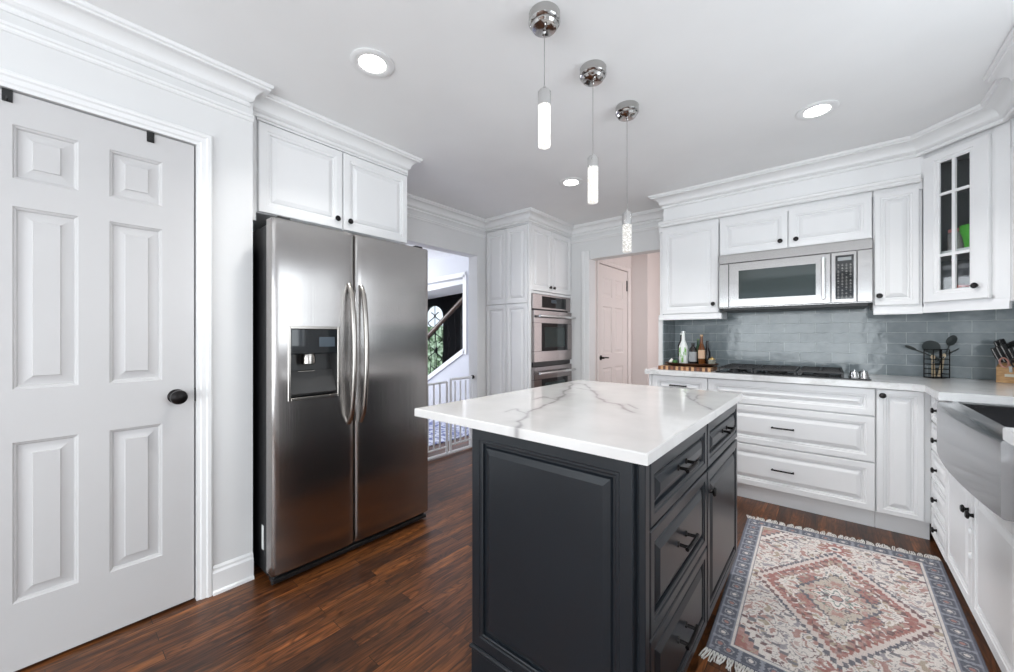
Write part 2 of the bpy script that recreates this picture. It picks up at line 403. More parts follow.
b = MB(); sweep(b, [(XL, YF), (XL, .640), (-2.30, .640)], crw(.88)); sweep(b, [(-2.282, .60), (-2.282, 1.618), (XA, 1.618), (XA, 3.085), (-2.303, 3.085), (-2.303, YB), (-1.20, YB)], crw(.82))
sweep(b, [(-1.20, YB), (-1.150, YB), (-1.150, 3.537), (.412, 3.537), (.703, 3.246), (.703, 2.81), (.655, 2.81), (.655, 2.50), (XR, 2.50), (XR, YF)], crw(.95)); struct('trim_2', b, TRIM)
BEAD = [(-.002, 2.262), (.006, 2.264), (.010, 2.270), (.010, 2.278), (.016, 2.282), (.016, 2.292), (-.002, 2.294)]
for i, p in enumerate(([(XL, YF), (XL, .667)], [(XA, 1.64), (XA, 3.083)], [(-2.30, YB), (-1.166, YB)])):
    b = MB(); sweep(b, p, BEAD); struct('trim_%d' % (3 + i), b, TRIM)
# soffit above the wall cabinets with its own small moulding
b = MB(); b.prism([(-1.149, 3.538), (.43, 3.538), (.44, 3.528), (.44, YB), (-1.149, YB)], 2.19, CH, lambda u, v, d: (u, v, d)); b.prism([(.414, 3.538), (.705, 3.247), (.705, 2.812), (.657, 2.812), (.657, 2.50), (XR, 2.50), (XR, 3.27), (.74, 3.27), (.45, 3.56), (.43, 3.56)], 2.345, CH, lambda u, v, d: (u, v, d)); b.box(.74, XR - .001, 2.53, 3.27, 2.19, 2.345); struct('wall_soffit', b, CAB)
SM = [(-.002, 2.165), (.018, 2.165), (.022, 2.172), (.022, 2.186), (.030, 2.192), (.034, 2.206), (.026, 2.214), (.012, 2.218), (-.002, 2.222)]
b = MB(); sweep(b, [(-1.152, YB), (-1.152, 3.536), (.425, 3.536)], SM); struct('trim_6', b, TRIM)
# casings
b = MB()
def casing_x(b, x, y0, y1, z1, wd, t=.018, sgn=1):       # U-shaped casing on a wall facing +X
    o = (x, 0, 0); pf = [(0, 0), (0, t * .75), (.006, t), (.018, t), (.024, t * .7), (.040, t * .6), (.046, t * .35), (wd, t * .3), (wd, 0)]
    def leg(path):
        rr = []
        for (yy, zz, oy, oz) in path:
            rr.append([b.bm.verts.new((x + d * sgn, yy + oy * (wd - i), zz + oz * (wd - i))) for i, d in pf])
        for i in range(len(rr) - 1):
            for k in range(len(pf) - 1): b.bm.faces.new((rr[i][k], rr[i + 1][k], rr[i + 1][k + 1], rr[i][k + 1]))
    leg([(y0, 0, -1, 0), (y0, z1, -1, 1), (y1, z1, 1, 1), (y1, 0, 1, 0)])
casing_x(b, XL, DY0, DY1, DZ, .058); struct('trim_7', b, TRIM)
b = MB(); b.box(-2.163, -2.068, YB - .018, YB - .001, 0, 2.15, .004).box(-2.155, -2.12, YB - .024, YB - .002, 0, 2.15, .003)
struct('trim_8', b, TRIM)
b = MB(); casing_x(b, -2.10, 4.185, 5.035, 2.065, .06); struct('trim_9', b, HALL)
# baseboards
BB = [(-.001, 0), (.026, 0), (.024, .012), (.016, .018), (.016, .098), (.010, .108), (.010, .118), (.004, .126), (-.001, .128)]
b = MB(); sweep(b, [(XL, .499), (XL, .664)], BB); struct('baseboard_left', b, TRIM)
b = MB(); sweep(b, [(XL, YF), (XL, -.248)], BB); struct('baseboard_front', b, TRIM)
b = MB(); sweep(b, [(XA, 2.967), (XA, 3.085)], BB); struct('baseboard_left_back', b, TRIM)
b = MB(); sweep(b, [(-4.15, FY), (-3.05, FY)], BB); struct('baseboard_foyer', b, TRIM)
# tiled backsplash
b = MB(); b.box(-1.16, XR, YB - .010, YB - .0005, .9205, 1.46); struct('trim_10', b, TILEX)
b = MB(); b.box(-1.1645, -1.156, 3.565, YB - .010, .9205, 1.40); struct('trim_11', b, TILEY)
b = MB(); b.box(XR - .010, XR - .0005, 2.40, YB - .010, .9205, 1.46); struct('trim_12', b, TILEY)

# ------------------------------------------------------------ doors
def six_panel(b, o, U, V, N, W, H, us, vs_, t):
    o, U, V, N = map(Vector, (o, U, V, N)); ul = [0] + [x for p in us for x in p] + [W]; vl = [0] + [x for p in vs_ for x in p] + [H]
    prof = [(0, t), (.003, t - .004), (.008, t - .006), (.012, t - .013), (.020, t - .013), (.044, t - .005), (.046, t - .001)]
    for i in range(len(ul) - 1):
        for j in range(len(vl) - 1):
            if i % 2 == 1 and j % 2 == 1: b.rings(o, U, V, N, ul[i], ul[i + 1], vl[j], vl[j + 1], prof)
            else: b.rings(o, U, V, N, ul[i], ul[i + 1], vl[j], vl[j + 1], [(0, t)])
    b.rings(o, U, V, N, 0, W, 0, H, [(0, 0), (0, t)], False)
    b.rings(o, U, V, N, 0, W, 0, H, [(0, 0)])
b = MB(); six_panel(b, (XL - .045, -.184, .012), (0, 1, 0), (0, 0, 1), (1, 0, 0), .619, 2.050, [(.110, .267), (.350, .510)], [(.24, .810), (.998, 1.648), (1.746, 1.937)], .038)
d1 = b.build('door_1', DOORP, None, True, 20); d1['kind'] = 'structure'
b = MB(); b.lathe((XL - .007, .372, .935), [(0, 0), (.030, 0), (.031, .004), (.024, .009), (.011, .011), (.010, .030), (.014, .036), (.027, .044), (.031, .054), (.029, .064), (.018, .071), (0, .073)], (1, 0, 0), 28)
b.build('door_knob', BLACKM, d1)
b = MB(); b.box(XL - .022, XL - .006, .435, .440, .905, .965, .001); b.build('latch_plate', BLACKM, d1)
for yy in (-.085, .288):
    r = thing('over_door_hook', 'black hook over the top of the white closet door, %s' % ('near its right corner' if yy > 0 else 'at the photo edge'), 'hook', (XL, yy, 2.03), 'black over-door hooks on the closet door')
    b = MB(); b.box(XL - .0065, XL - .003, yy - .012, yy + .012, 2.022, 2.062, .0006).box(XL - .05, XL - .004, yy - .012, yy + .012, 2.0625, 2.0655)
    b.build('strap', BLACK, r)
    b = MB(); b.tube([(XL - .004, yy, 2.03), (XL + .006, yy, 2.022), (XL + .010, yy, 2.028), (XL + .010, yy, 2.036)], .003, 8); b.build('prong', BLACK, r)
# hall door
b = MB(); six_panel(b, (-2.150, 4.19, .012), (0, 1, 0), (0, 0, 1), (1, 0, 0), .84, 2.045, [(.12, .38), (.46, .72)], [(.22, .80), (.97, 1.55), (1.66, 1.90)], .038)
d2 = b.build('door_2', HALL, None, True, 20); d2['kind'] = 'structure'
b = MB(); b.lathe((-2.112, 4.255, .94), [(0, 0), (.030, 0), (.030, .006), (.012, .010), (.011, .045), (0, .045)], (1, 0, 0), 20).tube([(-2.072, 4.255, .94), (-2.068, 4.30, .942), (-2.068, 4.37, .938)], .009, 8)
b.build('door_handle', BLACKM, d2)
b = MB()
for z in (1.80, .25): b.box(-2.114, -2.106, 5.005, 5.045, z, z + .14, .001)
b.build('hinge', BLACKM, d2)
# front door seen through the stair cut-out
b = MB(); Y0 = 5.3; PN = ((-6.47, .58), (-5.50, .30))
b.box(-6.88, -5.2, Y0, Y0 + .05, 1.98, CH); b.box(-6.88, -6.76, Y0, Y0 + .06, 0, 1.98); b.box(-6.18, -6.02, Y0, Y0 + .07, 0, 1.98, .004); b.box(-6.02, -5.86, Y0 + .01, Y0 + .06, 0, 1.98); b.box(-5.86, -5.65, Y0, Y0 + .07, 0, 1.98, .004)
b.box(-5.35, -5.2, Y0, Y0 + .06, 0, 1.98); b.box(-6.88, -5.2, Y0, Y0 + .055, 0, .30)
for xc, wd in PN:      # arched heads
    n = 10; pts = [(xc - wd / 2, 1.98), (xc - wd / 2, 1.62)]
    for k in range(n + 1):
        a = PI - PI * k / n; pts.append((xc + wd / 2 * math.cos(a), 1.62 + .22 * math.sin(a)))
    pts.append((xc + wd / 2, 1.98)); b.prism(pts, 0, .05, fY(Y0))
d3 = b.build('door_3', BLACK); d3['kind'] = 'structure'
b = MB()
for xc, wd in PN:
    for s_ in (-1, 1):
        for z in (.4, .8, 1.2, 1.55):
            pts = [(xc + s_ * wd * (.2 + .18 * math.sin(t / 12 * 2 * PI)) , Y0 + .03, z + .3 * t / 12 - .15) for t in range(13)]
            b.tube(pts, .010, 6)
    b.tube([(xc, Y0 + .03, .3), (xc, Y0 + .03, 1.84)], .008, 6)
b.build('scrollwork', BLACKM, d3)
b = MB(); b.box(-6.80, -5.30, Y0 + .030, Y0 + .034, .1, 1.98); b.build('glass_pane', PANE, d3)
# greenery outside the front door
b = bmesh.new(); bmesh.ops.create_icosphere(b, subdivisions=5, radius=1)
for v in b.verts:
    n_ = noise.fractal(v.co * 3, 1, 2, 4); v.co *= 1 + .22 * n_; v.co = Vector((-8.6 + v.co.x * 2.4, 7.6 + v.co.y * .9, .70 + v.co.z * .8))
me = MB(); me.add(b); tag(me.build('garden_shrub', LEAF), 'green leafy shrub outside behind the dark front door glass', 'shrub')

# ------------------------------------------------------------ staircase rail
r = thing('stair_railing', 'dark oak handrail with black iron balusters behind the slanted wall opening', 'stair railing', (-5.0, 4.15, .6))
b = MB(); A = Vector((-5.75, 4.17, .86)); B = Vector((-4.02, 4.17, 2.02)); A2 = A + (A - B) * .2
b.tube([A2, B], .03, 10, True, 1.3); b.build('handrail', RAILW, r)
for k in range(11):
    x = -5.80 + k * .155
    zt = A.z + (x - A.x) / (B.x - A.x) * (B.z - A.z); zb = .02 + (x + 5.9) / 1.74 * .965 + .08
    b = MB(); b.tube([(x, 4.17, zb - .1), (x, 4.17, zb + .2)], .007, 6)
    zz = [zb + .2 + (zt - zb - .2) * t / 10 for t in range(11)]
    b.tube([(x + .022 * math.sin(t / 10 * 2 * PI), 4.17, z) for t, z in enumerate(zz)], .006, 6)
    if k % 2: b.lathe((x, 4.17, (zb + zt) / 2), [(0, -.06), (.014, -.035), (.024, 0), (.014, .035), (0, .06)], n=8)
    b.build('baluster', BLACKM, r)
# runner on the foyer floor
b = MB(); b.box(-5.9, -3.35, 2.0, 3.75, .001, .012, .003); tag(b.build('foyer_rug', RUNNER), 'blue and white patterned rug on the foyer floor behind the baby gate', 'rug')
# white baby gate
r = thing('baby_gate', 'white metal bar baby gate closing off the opening beside the refrigerator', 'baby gate', (-2.96, 2.6, 0))
b = MB(); b.tube([(-2.96, 1.80, .022), (-2.96, 2.95, .022)], .016, 8).tube([(-2.96, 2.64, .76), (-2.96, 2.945, .76)], .013, 8).tube([(-2.96, 2.64, .02), (-2.96, 2.64, .76)], .013, 8)
b.tube([(-2.96, 2.59, .02), (-2.96, 2.59, .74)], .013, 8).tube([(-2.96, 1.82, .72), (-2.96, 2.59, .74)], .011, 8).tube([(-2.96, 1.85, .09), (-2.96, 2.59, .09)], .010, 8).tube([(-2.96, 2.93, .02), (-2.96, 2.93, .76)], .010, 8).tube([(-2.96, 1.83, .02), (-2.96, 1.83, .73)], .013, 8)
b.tube([(-2.96, 2.64, .10), (-2.96, 2.93, .10)], .010, 8)
b.build('gate_frame', GATE, r)
for y in [1.90 + k * .075 for k in range(9)] + [2.70, 2.775, 2.85]:
    b = MB(); b.tube([(-2.96, y, .09), (-2.96, y, .735)], .0095, 6); b.build('bar', GATE, r)
b = MB(); b.lathe((-2.96, 2.940, .76), [(0, 0), (.020, 0), (.020, .023), (0, .023)], (0, 1, 0), 12); b.build('pressure_knob', BLACK, r)

# ------------------------------------------------------------ cabinet builders
def raised(stile=.055, t=.020):
    return [(0, 0), (0, t - .004), (.002, t - .001), (.005, t), (stile - .016, t), (stile - .013, t - .0035), (stile - .006, t - .0035), (stile - .002, t - .0055), (stile, t - .014), (stile + .007, t - .014),
            (stile + .012, t - .0075), (stile + .028, t - .001), (stile + .031, t)]
FR = {'-Y': ((1, 0, 0), (0, 0, 1), (0, -1, 0)), '+X': ((0, 1, 0), (0, 0, 1), (1, 0, 0)), '-X': ((0, 1, 0), (0, 0, 1), (-1, 0, 0))}
def front(name, par, face, plane, a0, a1, z0, z1, mat=None, stile=.055, t=.020, gap=.0015):
    U, V, N = FR[face]; o = (0, plane, 0) if face == '-Y' else (plane, 0, 0)
    b = MB(); b.rings(o, U, V, N, a0 + gap, a1 - gap, z0 + gap, z1 - gap, raised(stile, t))
    return b.build(name, mat or CAB, par, False, 12)
def at(face, plane, a, z, d=0):
    return {'-Y': (a, plane - d, z), '+X': (plane + d, a, z), '-X': (plane - d, a, z)}[face]
def knob(par, p, N, s=1.0):
    b = MB(); b.lathe(p, [(0, 0), (.0085 * s, 0), (.007 * s, .004), (.006 * s, .008), (.008 * s, .011), (.0155 * s, .014), (.0165 * s, .018), (.012 * s, .023), (0, .025)], N, 20)
    return b.build('knob', BLACKM, par)
def pull(par, c, axis, N, L=.13, r=.0055, st=.028):
    c = Vector(c); A = Vector(axis); N = Vector(N); b = MB()
    if r == .0055:
        b.tube([c - A * L / 2 + N * .022, c + A * L / 2 + N * .022], r, 10)
        for s_ in (-1, 1): b.tube([c + A * (L / 2 - .006) * s_, c + A * (L / 2 - .006) * s_ + N * .022], r, 8)
        return b.build('handle', BLACKM, par)
    b.tube([c - A * L / 2 + N * st, c - A * L / 4 + N * (st + .003), c + A * L / 4 + N * (st + .003), c + A * L / 2 + N * st], r, 10)
    for s_ in (-1, 1): b.tube([c + A * L * .36 * s_, c + A * L * .36 * s_ + N * st], r * .9, 8); b.lathe(c + A * L * .36 * s_, [(0, 0), (.010, 0), (.009, .004), (0, .005)], N, 12)
    return b.build('handle', BLACKM, par)
NY = (0, -1, 0); PX = (1, 0, 0); NX = (-1, 0, 0)

# fridge cabinet
r = thing('wall_cabinet', 'white two-door cabinet mounted above the stainless refrigerator', 'cabinet', (-2.6, 1.17, 1.845))
b = MB(); b.box(XA + .001, -2.302, .706, 1.640, 1.846, 2.435); b.box(-2.302, -2.284, .706, 1.640, 2.325, 2.435); b.build('cabinet_body', CAB, r)
for a0, a1, ky in ((.712, 1.166, 1.128), (1.170, 1.636, 1.208)):
    d = front('door', r, '+X', -2.302, a0, a1, 1.848, 2.322); knob(d, at('+X', -2.282, ky, 1.905), PX)

# oven tower
r = thing('oven_cabinet', 'tall white corner cabinet housing the double wall oven', 'cabinet', (-2.6, 3.5, 0))
b = MB(); b.box(XA + .001, -2.322, 3.112, YB - .001, .10, .30).box(XA + .001, -2.322, 3.112, YB - .001, 1.70, 2.435).box(XA + .001, -2.322, 3.112, 3.15, .30, 1.70).box(XA + .001, -2.322, 3.862, YB - .001, .30, 1.70).box(XA + .001, -2.80, 3.15, 3.862, .30, 1.70)
b.box(XA + .001, -2.36, 3.13, YB - .001, 0, .10)
b.box(-2.322, -2.303, 3.092, 3.125, .10, 2.435).box(-2.322, -2.303, 3.862, YB - .001, .10, 1.66).box(-2.322, -2.303, 3.125, YB - .001, 2.325, 2.435)
b.box(-2.322, -2.303, 3.125, 3.862, 1.635, 1.657); b.box(-2.322, -2.303, 3.125, 3.862, .10, .33)
b.box(XA + .001, -2.322, 3.092, 3.112, 2.325, 2.435); b.build('cabinet_body', CAB, r)
for a0, a1 in ((-2.893, -2.612), (-2.609, -2.328)):
    for z0, z1 in ((.11, 1.528), (1.533, 2.322)): front('side_panel', r, '-Y', 3.112, a0, a1, z0, z1, None, .05)
for a0, a1, ky in ((3.127, 3.49, 3.455), (3.493, 3.895, 3.528)):
    d = front('door', r, '+X', -2.322, a0, a1, 1.662, 2.322); knob(d, at('+X', -2.302, ky, 1.715), PX)
# double oven
r = thing('wall_oven', 'stainless double wall oven built into the tall white cabinet', 'oven', (-2.5, 3.5, .35))
OY, OYb = 3.130, 3.857
b = MB(); b.box(-2.79, -2.312, OY + .025, OYb - .025, .34, 1.625); b.build('oven_body', BLACK, r)
b = MB(); b.box(-2.312, -2.288, OY, OYb, 1.475, 1.630, .003); cp = b.build('control_panel', OVENM, r)
b = MB(); b.box(-2.2885, -2.2865, OY + .16, OYb - .10, 1.495, 1.612, .0005); b.build('touch_panel', GLOSSBLK, cp)
b = MB(); b.box(-2.287, -2.2862, 3.46, 3.56, 1.55, 1.585); b.build('display', BLUELCD, cp)
for z0, z1 in ((.935, 1.462), (.350, .885)):
    b = MB(); wz0, wz1 = z0 + .11, z1 - .13
    b.box(-2.312, -2.272, OY, OYb, z0, wz0, .003).box(-2.312, -2.272, OY, OYb, wz1, z1, .003).box(-2.312, -2.272, OY, OY + .13, wz0, wz1).box(-2.312, -2.272, OYb - .09, OYb, wz0, wz1)
    d = b.build('oven_door', OVENM, r)
    b = MB(); b.box(-2.290, -2.274, OY + .13, OYb - .09, wz0, wz1); b.build('oven_window_frame', GLOSSBLK, d)
    b = MB(); b.box(-2.2745, -2.2735, OY + .19, OYb - .15, wz0 + .04, wz1 - .04); b.build('oven_window', BGLASS, d)
    b = MB(); b.tube([(-2.222, OY + .03, z1 - .06), (-2.212, (OY + OYb) / 2, z1 - .06), (-2.222, OYb - .01, z1 - .06)], .013, 12)
    for y in (OY + .09, OYb - .07): b.box(-2.273, -2.222, y - .009, y + .009, z1 - .069, z1 - .051, .002)
    b.build('oven_handle', KNIFE, d)
b = MB(); b.box(-2.312, -2.292, OY + .005, OYb - .005, .888, .932); b.build('vent_slot', BLACK, r)

# ------------------------------------------------------------ refrigerator
FY0, FYM, FY1 = .690, 1.104, 1.618
r = thing('refrigerator', 'stainless side-by-side refrigerator with ice and water dispenser', 'refrigerator', (-2.45, 1.15, 0))
b = MB(); b.box(-2.86, -2.105, FY0 + .006, FY1 - .006, .03, 1.745, .004); b.box(-2.80, -2.15, FY0 + .03, FY1 - .03, 0, .03); b.build('fridge_body', BLACK, r)
def fdoor(name, y0, y1, hole=None):
    b = MB(); bm = b.bm; XF = -2.035; n = 22
    ys = [y0, y0 + .002, y0 + .006, y0 + .014] + [y0 + .014 + (y1 - y0 - .028) * k / n for k in range(1, n)] + [y1 - .014, y1 - .006, y1 - .002, y1]
    if hole: ys = sorted([y for y in ys if not any(abs(y - h) < .006 for h in hole[:2])] + list(hole[:2]))
    def xf(y):
        t = (y - y0) / (y1 - y0); x = XF + .008 + .010 * math.sin(PI * t) ** .8 + .0012 * math.sin(t * 9)
        e = min(y - y0, y1 - y)
        if e < .014: x -= .012 * (1 - e / .014) ** 2
        return x
    zs = [.055, .062, .10] + [.10 + 1.64 * k / 14 for k in range(1, 14)] + [1.74, 1.758, 1.765]
    if hole: zs = sorted([z for z in zs if not any(abs(z - h) < .03 for h in hole[2:])] + list(hole[2:]))
    def ze(z): return -.006 if z in (zs[0], zs[-1]) else 0
    g = [[bm.verts.new((xf(y) + ze(z), y, z)) for z in zs] for y in ys]
    for i in range(len(ys) - 1):
        for j in range(len(zs) - 1):
            if hole and hole[0] - 1e-4 <= ys[i] < hole[1] - 1e-4 and hole[2] - 1e-4 <= zs[j] < hole[3] - 1e-4: continue
            bm.faces.new((g[i][j], g[i + 1][j], g[i + 1][j + 1], g[i][j + 1]))
    XBk = -2.102
    def side(vs):
        bk = [bm.verts.new((XBk, v.co.y, v.co.z)) for v in vs]
        for i in range(len(vs) - 1): bm.faces.new((vs[i], vs[i + 1], bk[i + 1], bk[i]))
    side(g[0]); side(g[-1]); side([c[0] for c in g]); side([c[-1] for c in g])
    return b.build(name, STEEL, r, False, 30), xf
H = (.760, 1.012, .885, 1.245)
dl, xf = fdoor('fridge_door', FY0, FYM - .003, H)
dr, xf2 = fdoor('fridge_door', FYM + .003, FY1)
# dispenser
b = MB(); X0 = -2.100; Xf = -2.020
b.box(X0, Xf + .004, H[0] - .004, H[0] + .010, H[2] - .004, H[3] + .004, .002).box(X0, Xf + .004, H[1] - .010, H[1] + .004, H[2] - .004, H[3] + .004, .002).box(X0, Xf + .004, H[0] + .010, H[1] - .010, H[3] - .010, H[3] + .004, .002)
b.box(X0, Xf + .004, H[0] + .010, H[1] - .010, H[2] - .004, H[2] + .010, .002); disp = b.build('dispenser', HANDM, dl)
b = MB(); b.box(X0 - .001, X0 + .006, H[0] + .008, H[1] - .008, H[2], H[3]).box(X0, Xf - .004, H[0] + .008, H[0] + .014, H[2] + .008, H[3] - .008).box(X0, Xf - .004, H[1] - .014, H[1] - .008, H[2] + .008, H[3] - .008)
b.prism([(H[0] + .014, 0), (H[1] - .014, 0), (H[1] - .014, 1), (H[0] + .014, 1)], 0, .008, lambda u, v, d: (X0 + .02 + v * .05 + d, u, H[2] + .13 - v * .11 + d))
b.build('dispenser_recess', M('dispenser_grey', (.04, .04, .04), .3), disp)
b = MB(); b.box(X0 + .02, Xf + .003, H[0] + .010, H[1] - .010, H[3] - .135, H[3] - .010, .003); b.build('dispenser_panel', GLOSSBLK, disp)
b = MB(); b.lathe((X0 + .045, .866, H[3] - .135), [(.030, 0), (.034, -.02), (.034, -.05), (.028, -.055), (0, -.055)], n=20).box(X0 + .01, X0 + .03, .82, .91, H[2] + .10, H[2] + .14, .004); b.build('dispenser_spout', HANDM, disp)
b = MB(); b.box(Xf + .003, Xf + .0036, .905, .985, H[3] - .10, H[3] - .05)
b.lathe((Xf + .003, .965, H[3] - .075), [(0, 0), (.016, 0), (.016, .001), (0, .001)], (1, 0, 0), 16); b.build('dispenser_display', BLUELCD, disp)
for yb, side_, par in ((1.066, -1, dl), (1.136, 1, dr)):
    b = MB(); n = 16; pts = []
    for k in range(n + 1):
        t = k / n; pts.append((-2.022 + .062 * math.sin(PI * t) ** .45 if 0 < t < 1 else -2.022, yb, .725 + .755 * t))
    b.tube(pts, .0135, 12, True, 1.0); b.build('fridge_handle', HANDM, par)
b = MB(); b.box(-2.104, -2.060, FY0 + .01, FY1 - .01, .008, .052, .006).box(-2.060, -2.045, FY0 + .004, FY1 - .004, .008, .030, .004)
gr = b.build('base_grille', BLACK, r)
b = MB()
for yy in (FY0 + .03, FY1 - .09): b = MB(); b.box(-2.16, -2.05, yy, yy + .06, 1.768, 1.782, .004); b.build('hinge_cap', BLACK, r)
b = MB(); b.box(-2.18, -2.155, FY0 + .0045, FY0 + .0058, .14, .26); b.build('rating_label', WHITEP, r)

# ------------------------------------------------------------ kitchen island
IX0, IX1, IY0, IY1 = -.965, -.36, .960, 2.222
r = thing('kitchen_island', 'charcoal painted kitchen island cabinet under the veined white top', 'kitchen island', (-.66, 1.6, 0))
b = MB(); b.box(IX0 + .02, IX1 - .022, IY0 + .022, IY1, .10, .884); b.box(IX0 + .02, IX1 - .06, IY0 + .02, IY1, 0, .10)
b.box(IX1 - .022, IX1 - .003, IY0 + .020, IY0 + .050, .10, .884, .002)
b.build('island_body', CHAR, r)
b = MB(); b.rings((0, IY0 + .020, 0), (1, 0, 0), (0, 0, 1), (0, -1, 0), IX0, IX1 - .027, .130, .882, raised(.052, .022)); b.build('end_panel', CHAR, r, False, 12)
b = MB(); b.rings((IX0 + .020, 0, 0), (0, 1, 0), (0, 0, 1), (-1, 0, 0), IY0 + .03, 1.6, .130, .876, raised(.06, .02)); b.rings((IX0 + .020, 0, 0), (0, 1, 0), (0, 0, 1), (-1, 0, 0), 1.6, IY1, .130, .876, raised(.06, .02)); b.build('back_panel', CHAR, r, False, 12)
b = MB(); sweep(b, [(IX1 - .03, IY0 + .006), (IX0 + .004, IY0 + .006), (IX0 + .004, IY1)][::-1], [(-.001, 0), (.020, 0), (.019, .012), (.010, .022), (.006, .024), (.006, .105), (.012, .112), (.012, .120), (.004, .128), (-.001, .130)])
b.build('base_moulding', CHAR, r)
IS = IY0 + .052; IM = 1.614
for z0, z1 in ((.694, .872), (.406, .690), (.105, .402)):
    d = front('drawer', r, '+X', IX1 - .022, IS, IM - .004, z0, z1, CHAR, .045); pull(d, at('+X', IX1 - .002, (IS + IM) / 2 - .02, (z0 + z1) / 2 + .012), (0, 1, 0), PX, .115, .006, .03)
d = front('drawer', r, '+X', IX1 - .022, IM + .004, IY1, .694, .872, CHAR, .045); pull(d, at('+X', IX1 - .002, (IM + IY1) / 2, .79), (0, 1, 0), PX, .115, .006, .03)
d = front('door', r, '+X', IX1 - .022, IM + .004, IY1, .105, .686, CHAR, .05); knob(d, at('+X', IX1 - .002, IM + .04, .60), PX, 1.1)

# island worktop: fine grid carrying the grey veins as an attribute
def V2(u, v, z):
    a = (u - 507) / 387.5; c = -(v - 336) / 387.5
    t = (z - 1.2) / c; return (t * (-math.sin(TH) + a * math.cos(TH)), t * (math.cos(TH) + a * math.sin(TH)))
VE = [[(510, 434), (519, 424), (526, 414), (541, 406), (558, 400), (568, 389), (572, 383), (585, 384), (598, 396), (606, 402), (618, 404), (632, 412)],
      [(526, 414), (519, 409), (508, 412)], [(598, 396), (590, 390), (575, 388)], [(560, 400), (545, 397), (535, 399)],
      [(683, 389), (688, 397), (694, 401), (704, 406), (712, 410)], [(694, 401), (699, 395)], [(618, 404), (628, 404), (640, 409)]]
VE = [[V2(u, v, .915) for u, v in p] for p in VE]
def vein(x, y):
    n1 = noise.noise(Vector((x * 9, y * 9, 0))) * .018 + noise.noise(Vector((x * 30, y * 30, 3))) * .006
    n2 = noise.noise(Vector((x * 9, y * 9, 7))) * .018 + noise.noise(Vector((x * 30, y * 30, 5))) * .006
    best = 0
    for i, p in enumerate(VE):
        wd = (.0075, .005, .006, .005, .006, .004, .004)[i]
        for (ax, ay), (bx, by) in zip(p, p[1:]):
            dx, dy = bx - ax, by - ay; L = dx * dx + dy * dy; t = max(0, min(1, ((x + n1 - ax) * dx + (y + n2 - ay) * dy) / L))
            d = math.hypot(x + n1 - ax - t * dx, y + n2 - ay - t * dy)
            wl = wd * (.6 + .9 * abs(noise.noise(Vector((x * 14, y * 14, 11)))) * 2)
            best = max(best, math.exp(-(d / wl) ** 2) * .9, .22 * math.exp(-(d / (wl * 4)) ** 2))
    return min(1, best)
def stone_top(name, x0, x1, y0, y1, zt, th, step, mat):
    import numpy as np
    nx = int((x1 - x0) / step); ny = int((y1 - y0) / step); vs, fs = [], []; e = .004
    lay = [(0, zt - th, 0), (0, zt - e, 0), (e * .3, zt - e * .3, 0), (e, zt, 0)]
    for j in range(ny + 1):
        for i in range(nx + 1):
            vs.append((x0 + e + (x1 - x0 - 2 * e) * i / nx, y0 + e + (y1 - y0 - 2 * e) * j / ny, zt))
    W = nx + 1
    for j in range(ny):
        for i in range(nx): fs.append((j * W + i, j * W + i + 1, (j + 1) * W + i + 1, (j + 1) * W + i))
    loop = [i for i in range(nx + 1)] + [j * W + nx for j in range(1, ny + 1)] + [ny * W + i for i in range(nx - 1, -1, -1)] + [j * W for j in range(ny - 1, 0, -1)]
    prev = loop
    cx, cy = (x0 + x1) / 2, (y0 + y1) / 2
    for off, z in ((e * .7, zt - e * .3), (e, zt - e), (e, zt - th)):
        cur = []
        for k in loop:
            x, y, _ = vs[k]
            nxx = x + (off if abs(x - (x1 - e)) < 1e-7 else -off if abs(x - (x0 + e)) < 1e-7 else 0); nyy = y + (off if abs(y - (y1 - e)) < 1e-7 else -off if abs(y - (y0 + e)) < 1e-7 else 0)
            cur.append(len(vs)); vs.append((nxx, nyy, z))
        for i in range(len(loop)): j = (i + 1) % len(loop); fs.append((prev[j], prev[i], cur[i], cur[j]))
        prev = cur
    fs.append(tuple(prev[::-1]))
    me = bpy.data.meshes.new(name); me.from_pydata(vs, [], fs); me.materials.append(mat)
    at_ = me.attributes.new('vein', 'FLOAT', 'POINT'); at_.data.foreach_set('value', [vein(x, y) for x, y, z in vs])
    o = bpy.data.objects.new(name, me); COL.objects.link(o); return o
o = stone_top('island_worktop', -1.262, -.342, .937, 2.232, .915, .030, .006, QUARTZ)
tag(o, 'white quartz slab with grey veins on top of the charcoal island', 'worktop')

# ------------------------------------------------------------ base cabinets, back run
BY = 3.305; BF = 3.285
def base(label, x0, x1, group='white base cabinets'):
    r = thing('base_cabinet', label, 'cabinet', ((x0 + x1) / 2, 3.6, 0), group)
    b = MB(); b.box(x0, x1, BY, YB - .012, .11, .879).box(x0, x1, 3.345, YB - .012, 0, .11); b.build('cabinet_body', CAB, r); return r
r = base('white base cabinet under the bottles, leftmost of the back run', -1.163, -.735)
b = MB(); b.box(-1.187, -1.164, BF, 3.558, 0, .879, .001); b.build('end_panel', CAB, r)
d = front('drawer', r, '-Y', BY, -1.163, -.737, .704, .876); pull(d, at('-Y', BF, -.95, .80), (1, 0, 0), NY)
d = front('door', r, '-Y', BY, -1.163, -.737, .115, .700); knob(d, at('-Y', BF, -.775, .63), NY)
r = base('wide white three-drawer cabinet below the gas cooktop', -.733, .205)
front('drawer', r, '-Y', BY, -.733, .205, .704, .876)
for z0, z1 in ((.419, .700), (.115, .415)):
    d = front('drawer', r, '-Y', BY, -.733, .205, z0, z1); pull(d, at('-Y', BF, -.262, (z0 + z1) / 2), (1, 0, 0), NY)
r = base('narrow white base cabinet with one full-height door, between wide drawers and corner', .207, .440)
d = front('door', r, '-Y', BY, .209, .414, .115, .876, None, .045); knob(d, at('-Y', BF, .236, .838), NY)
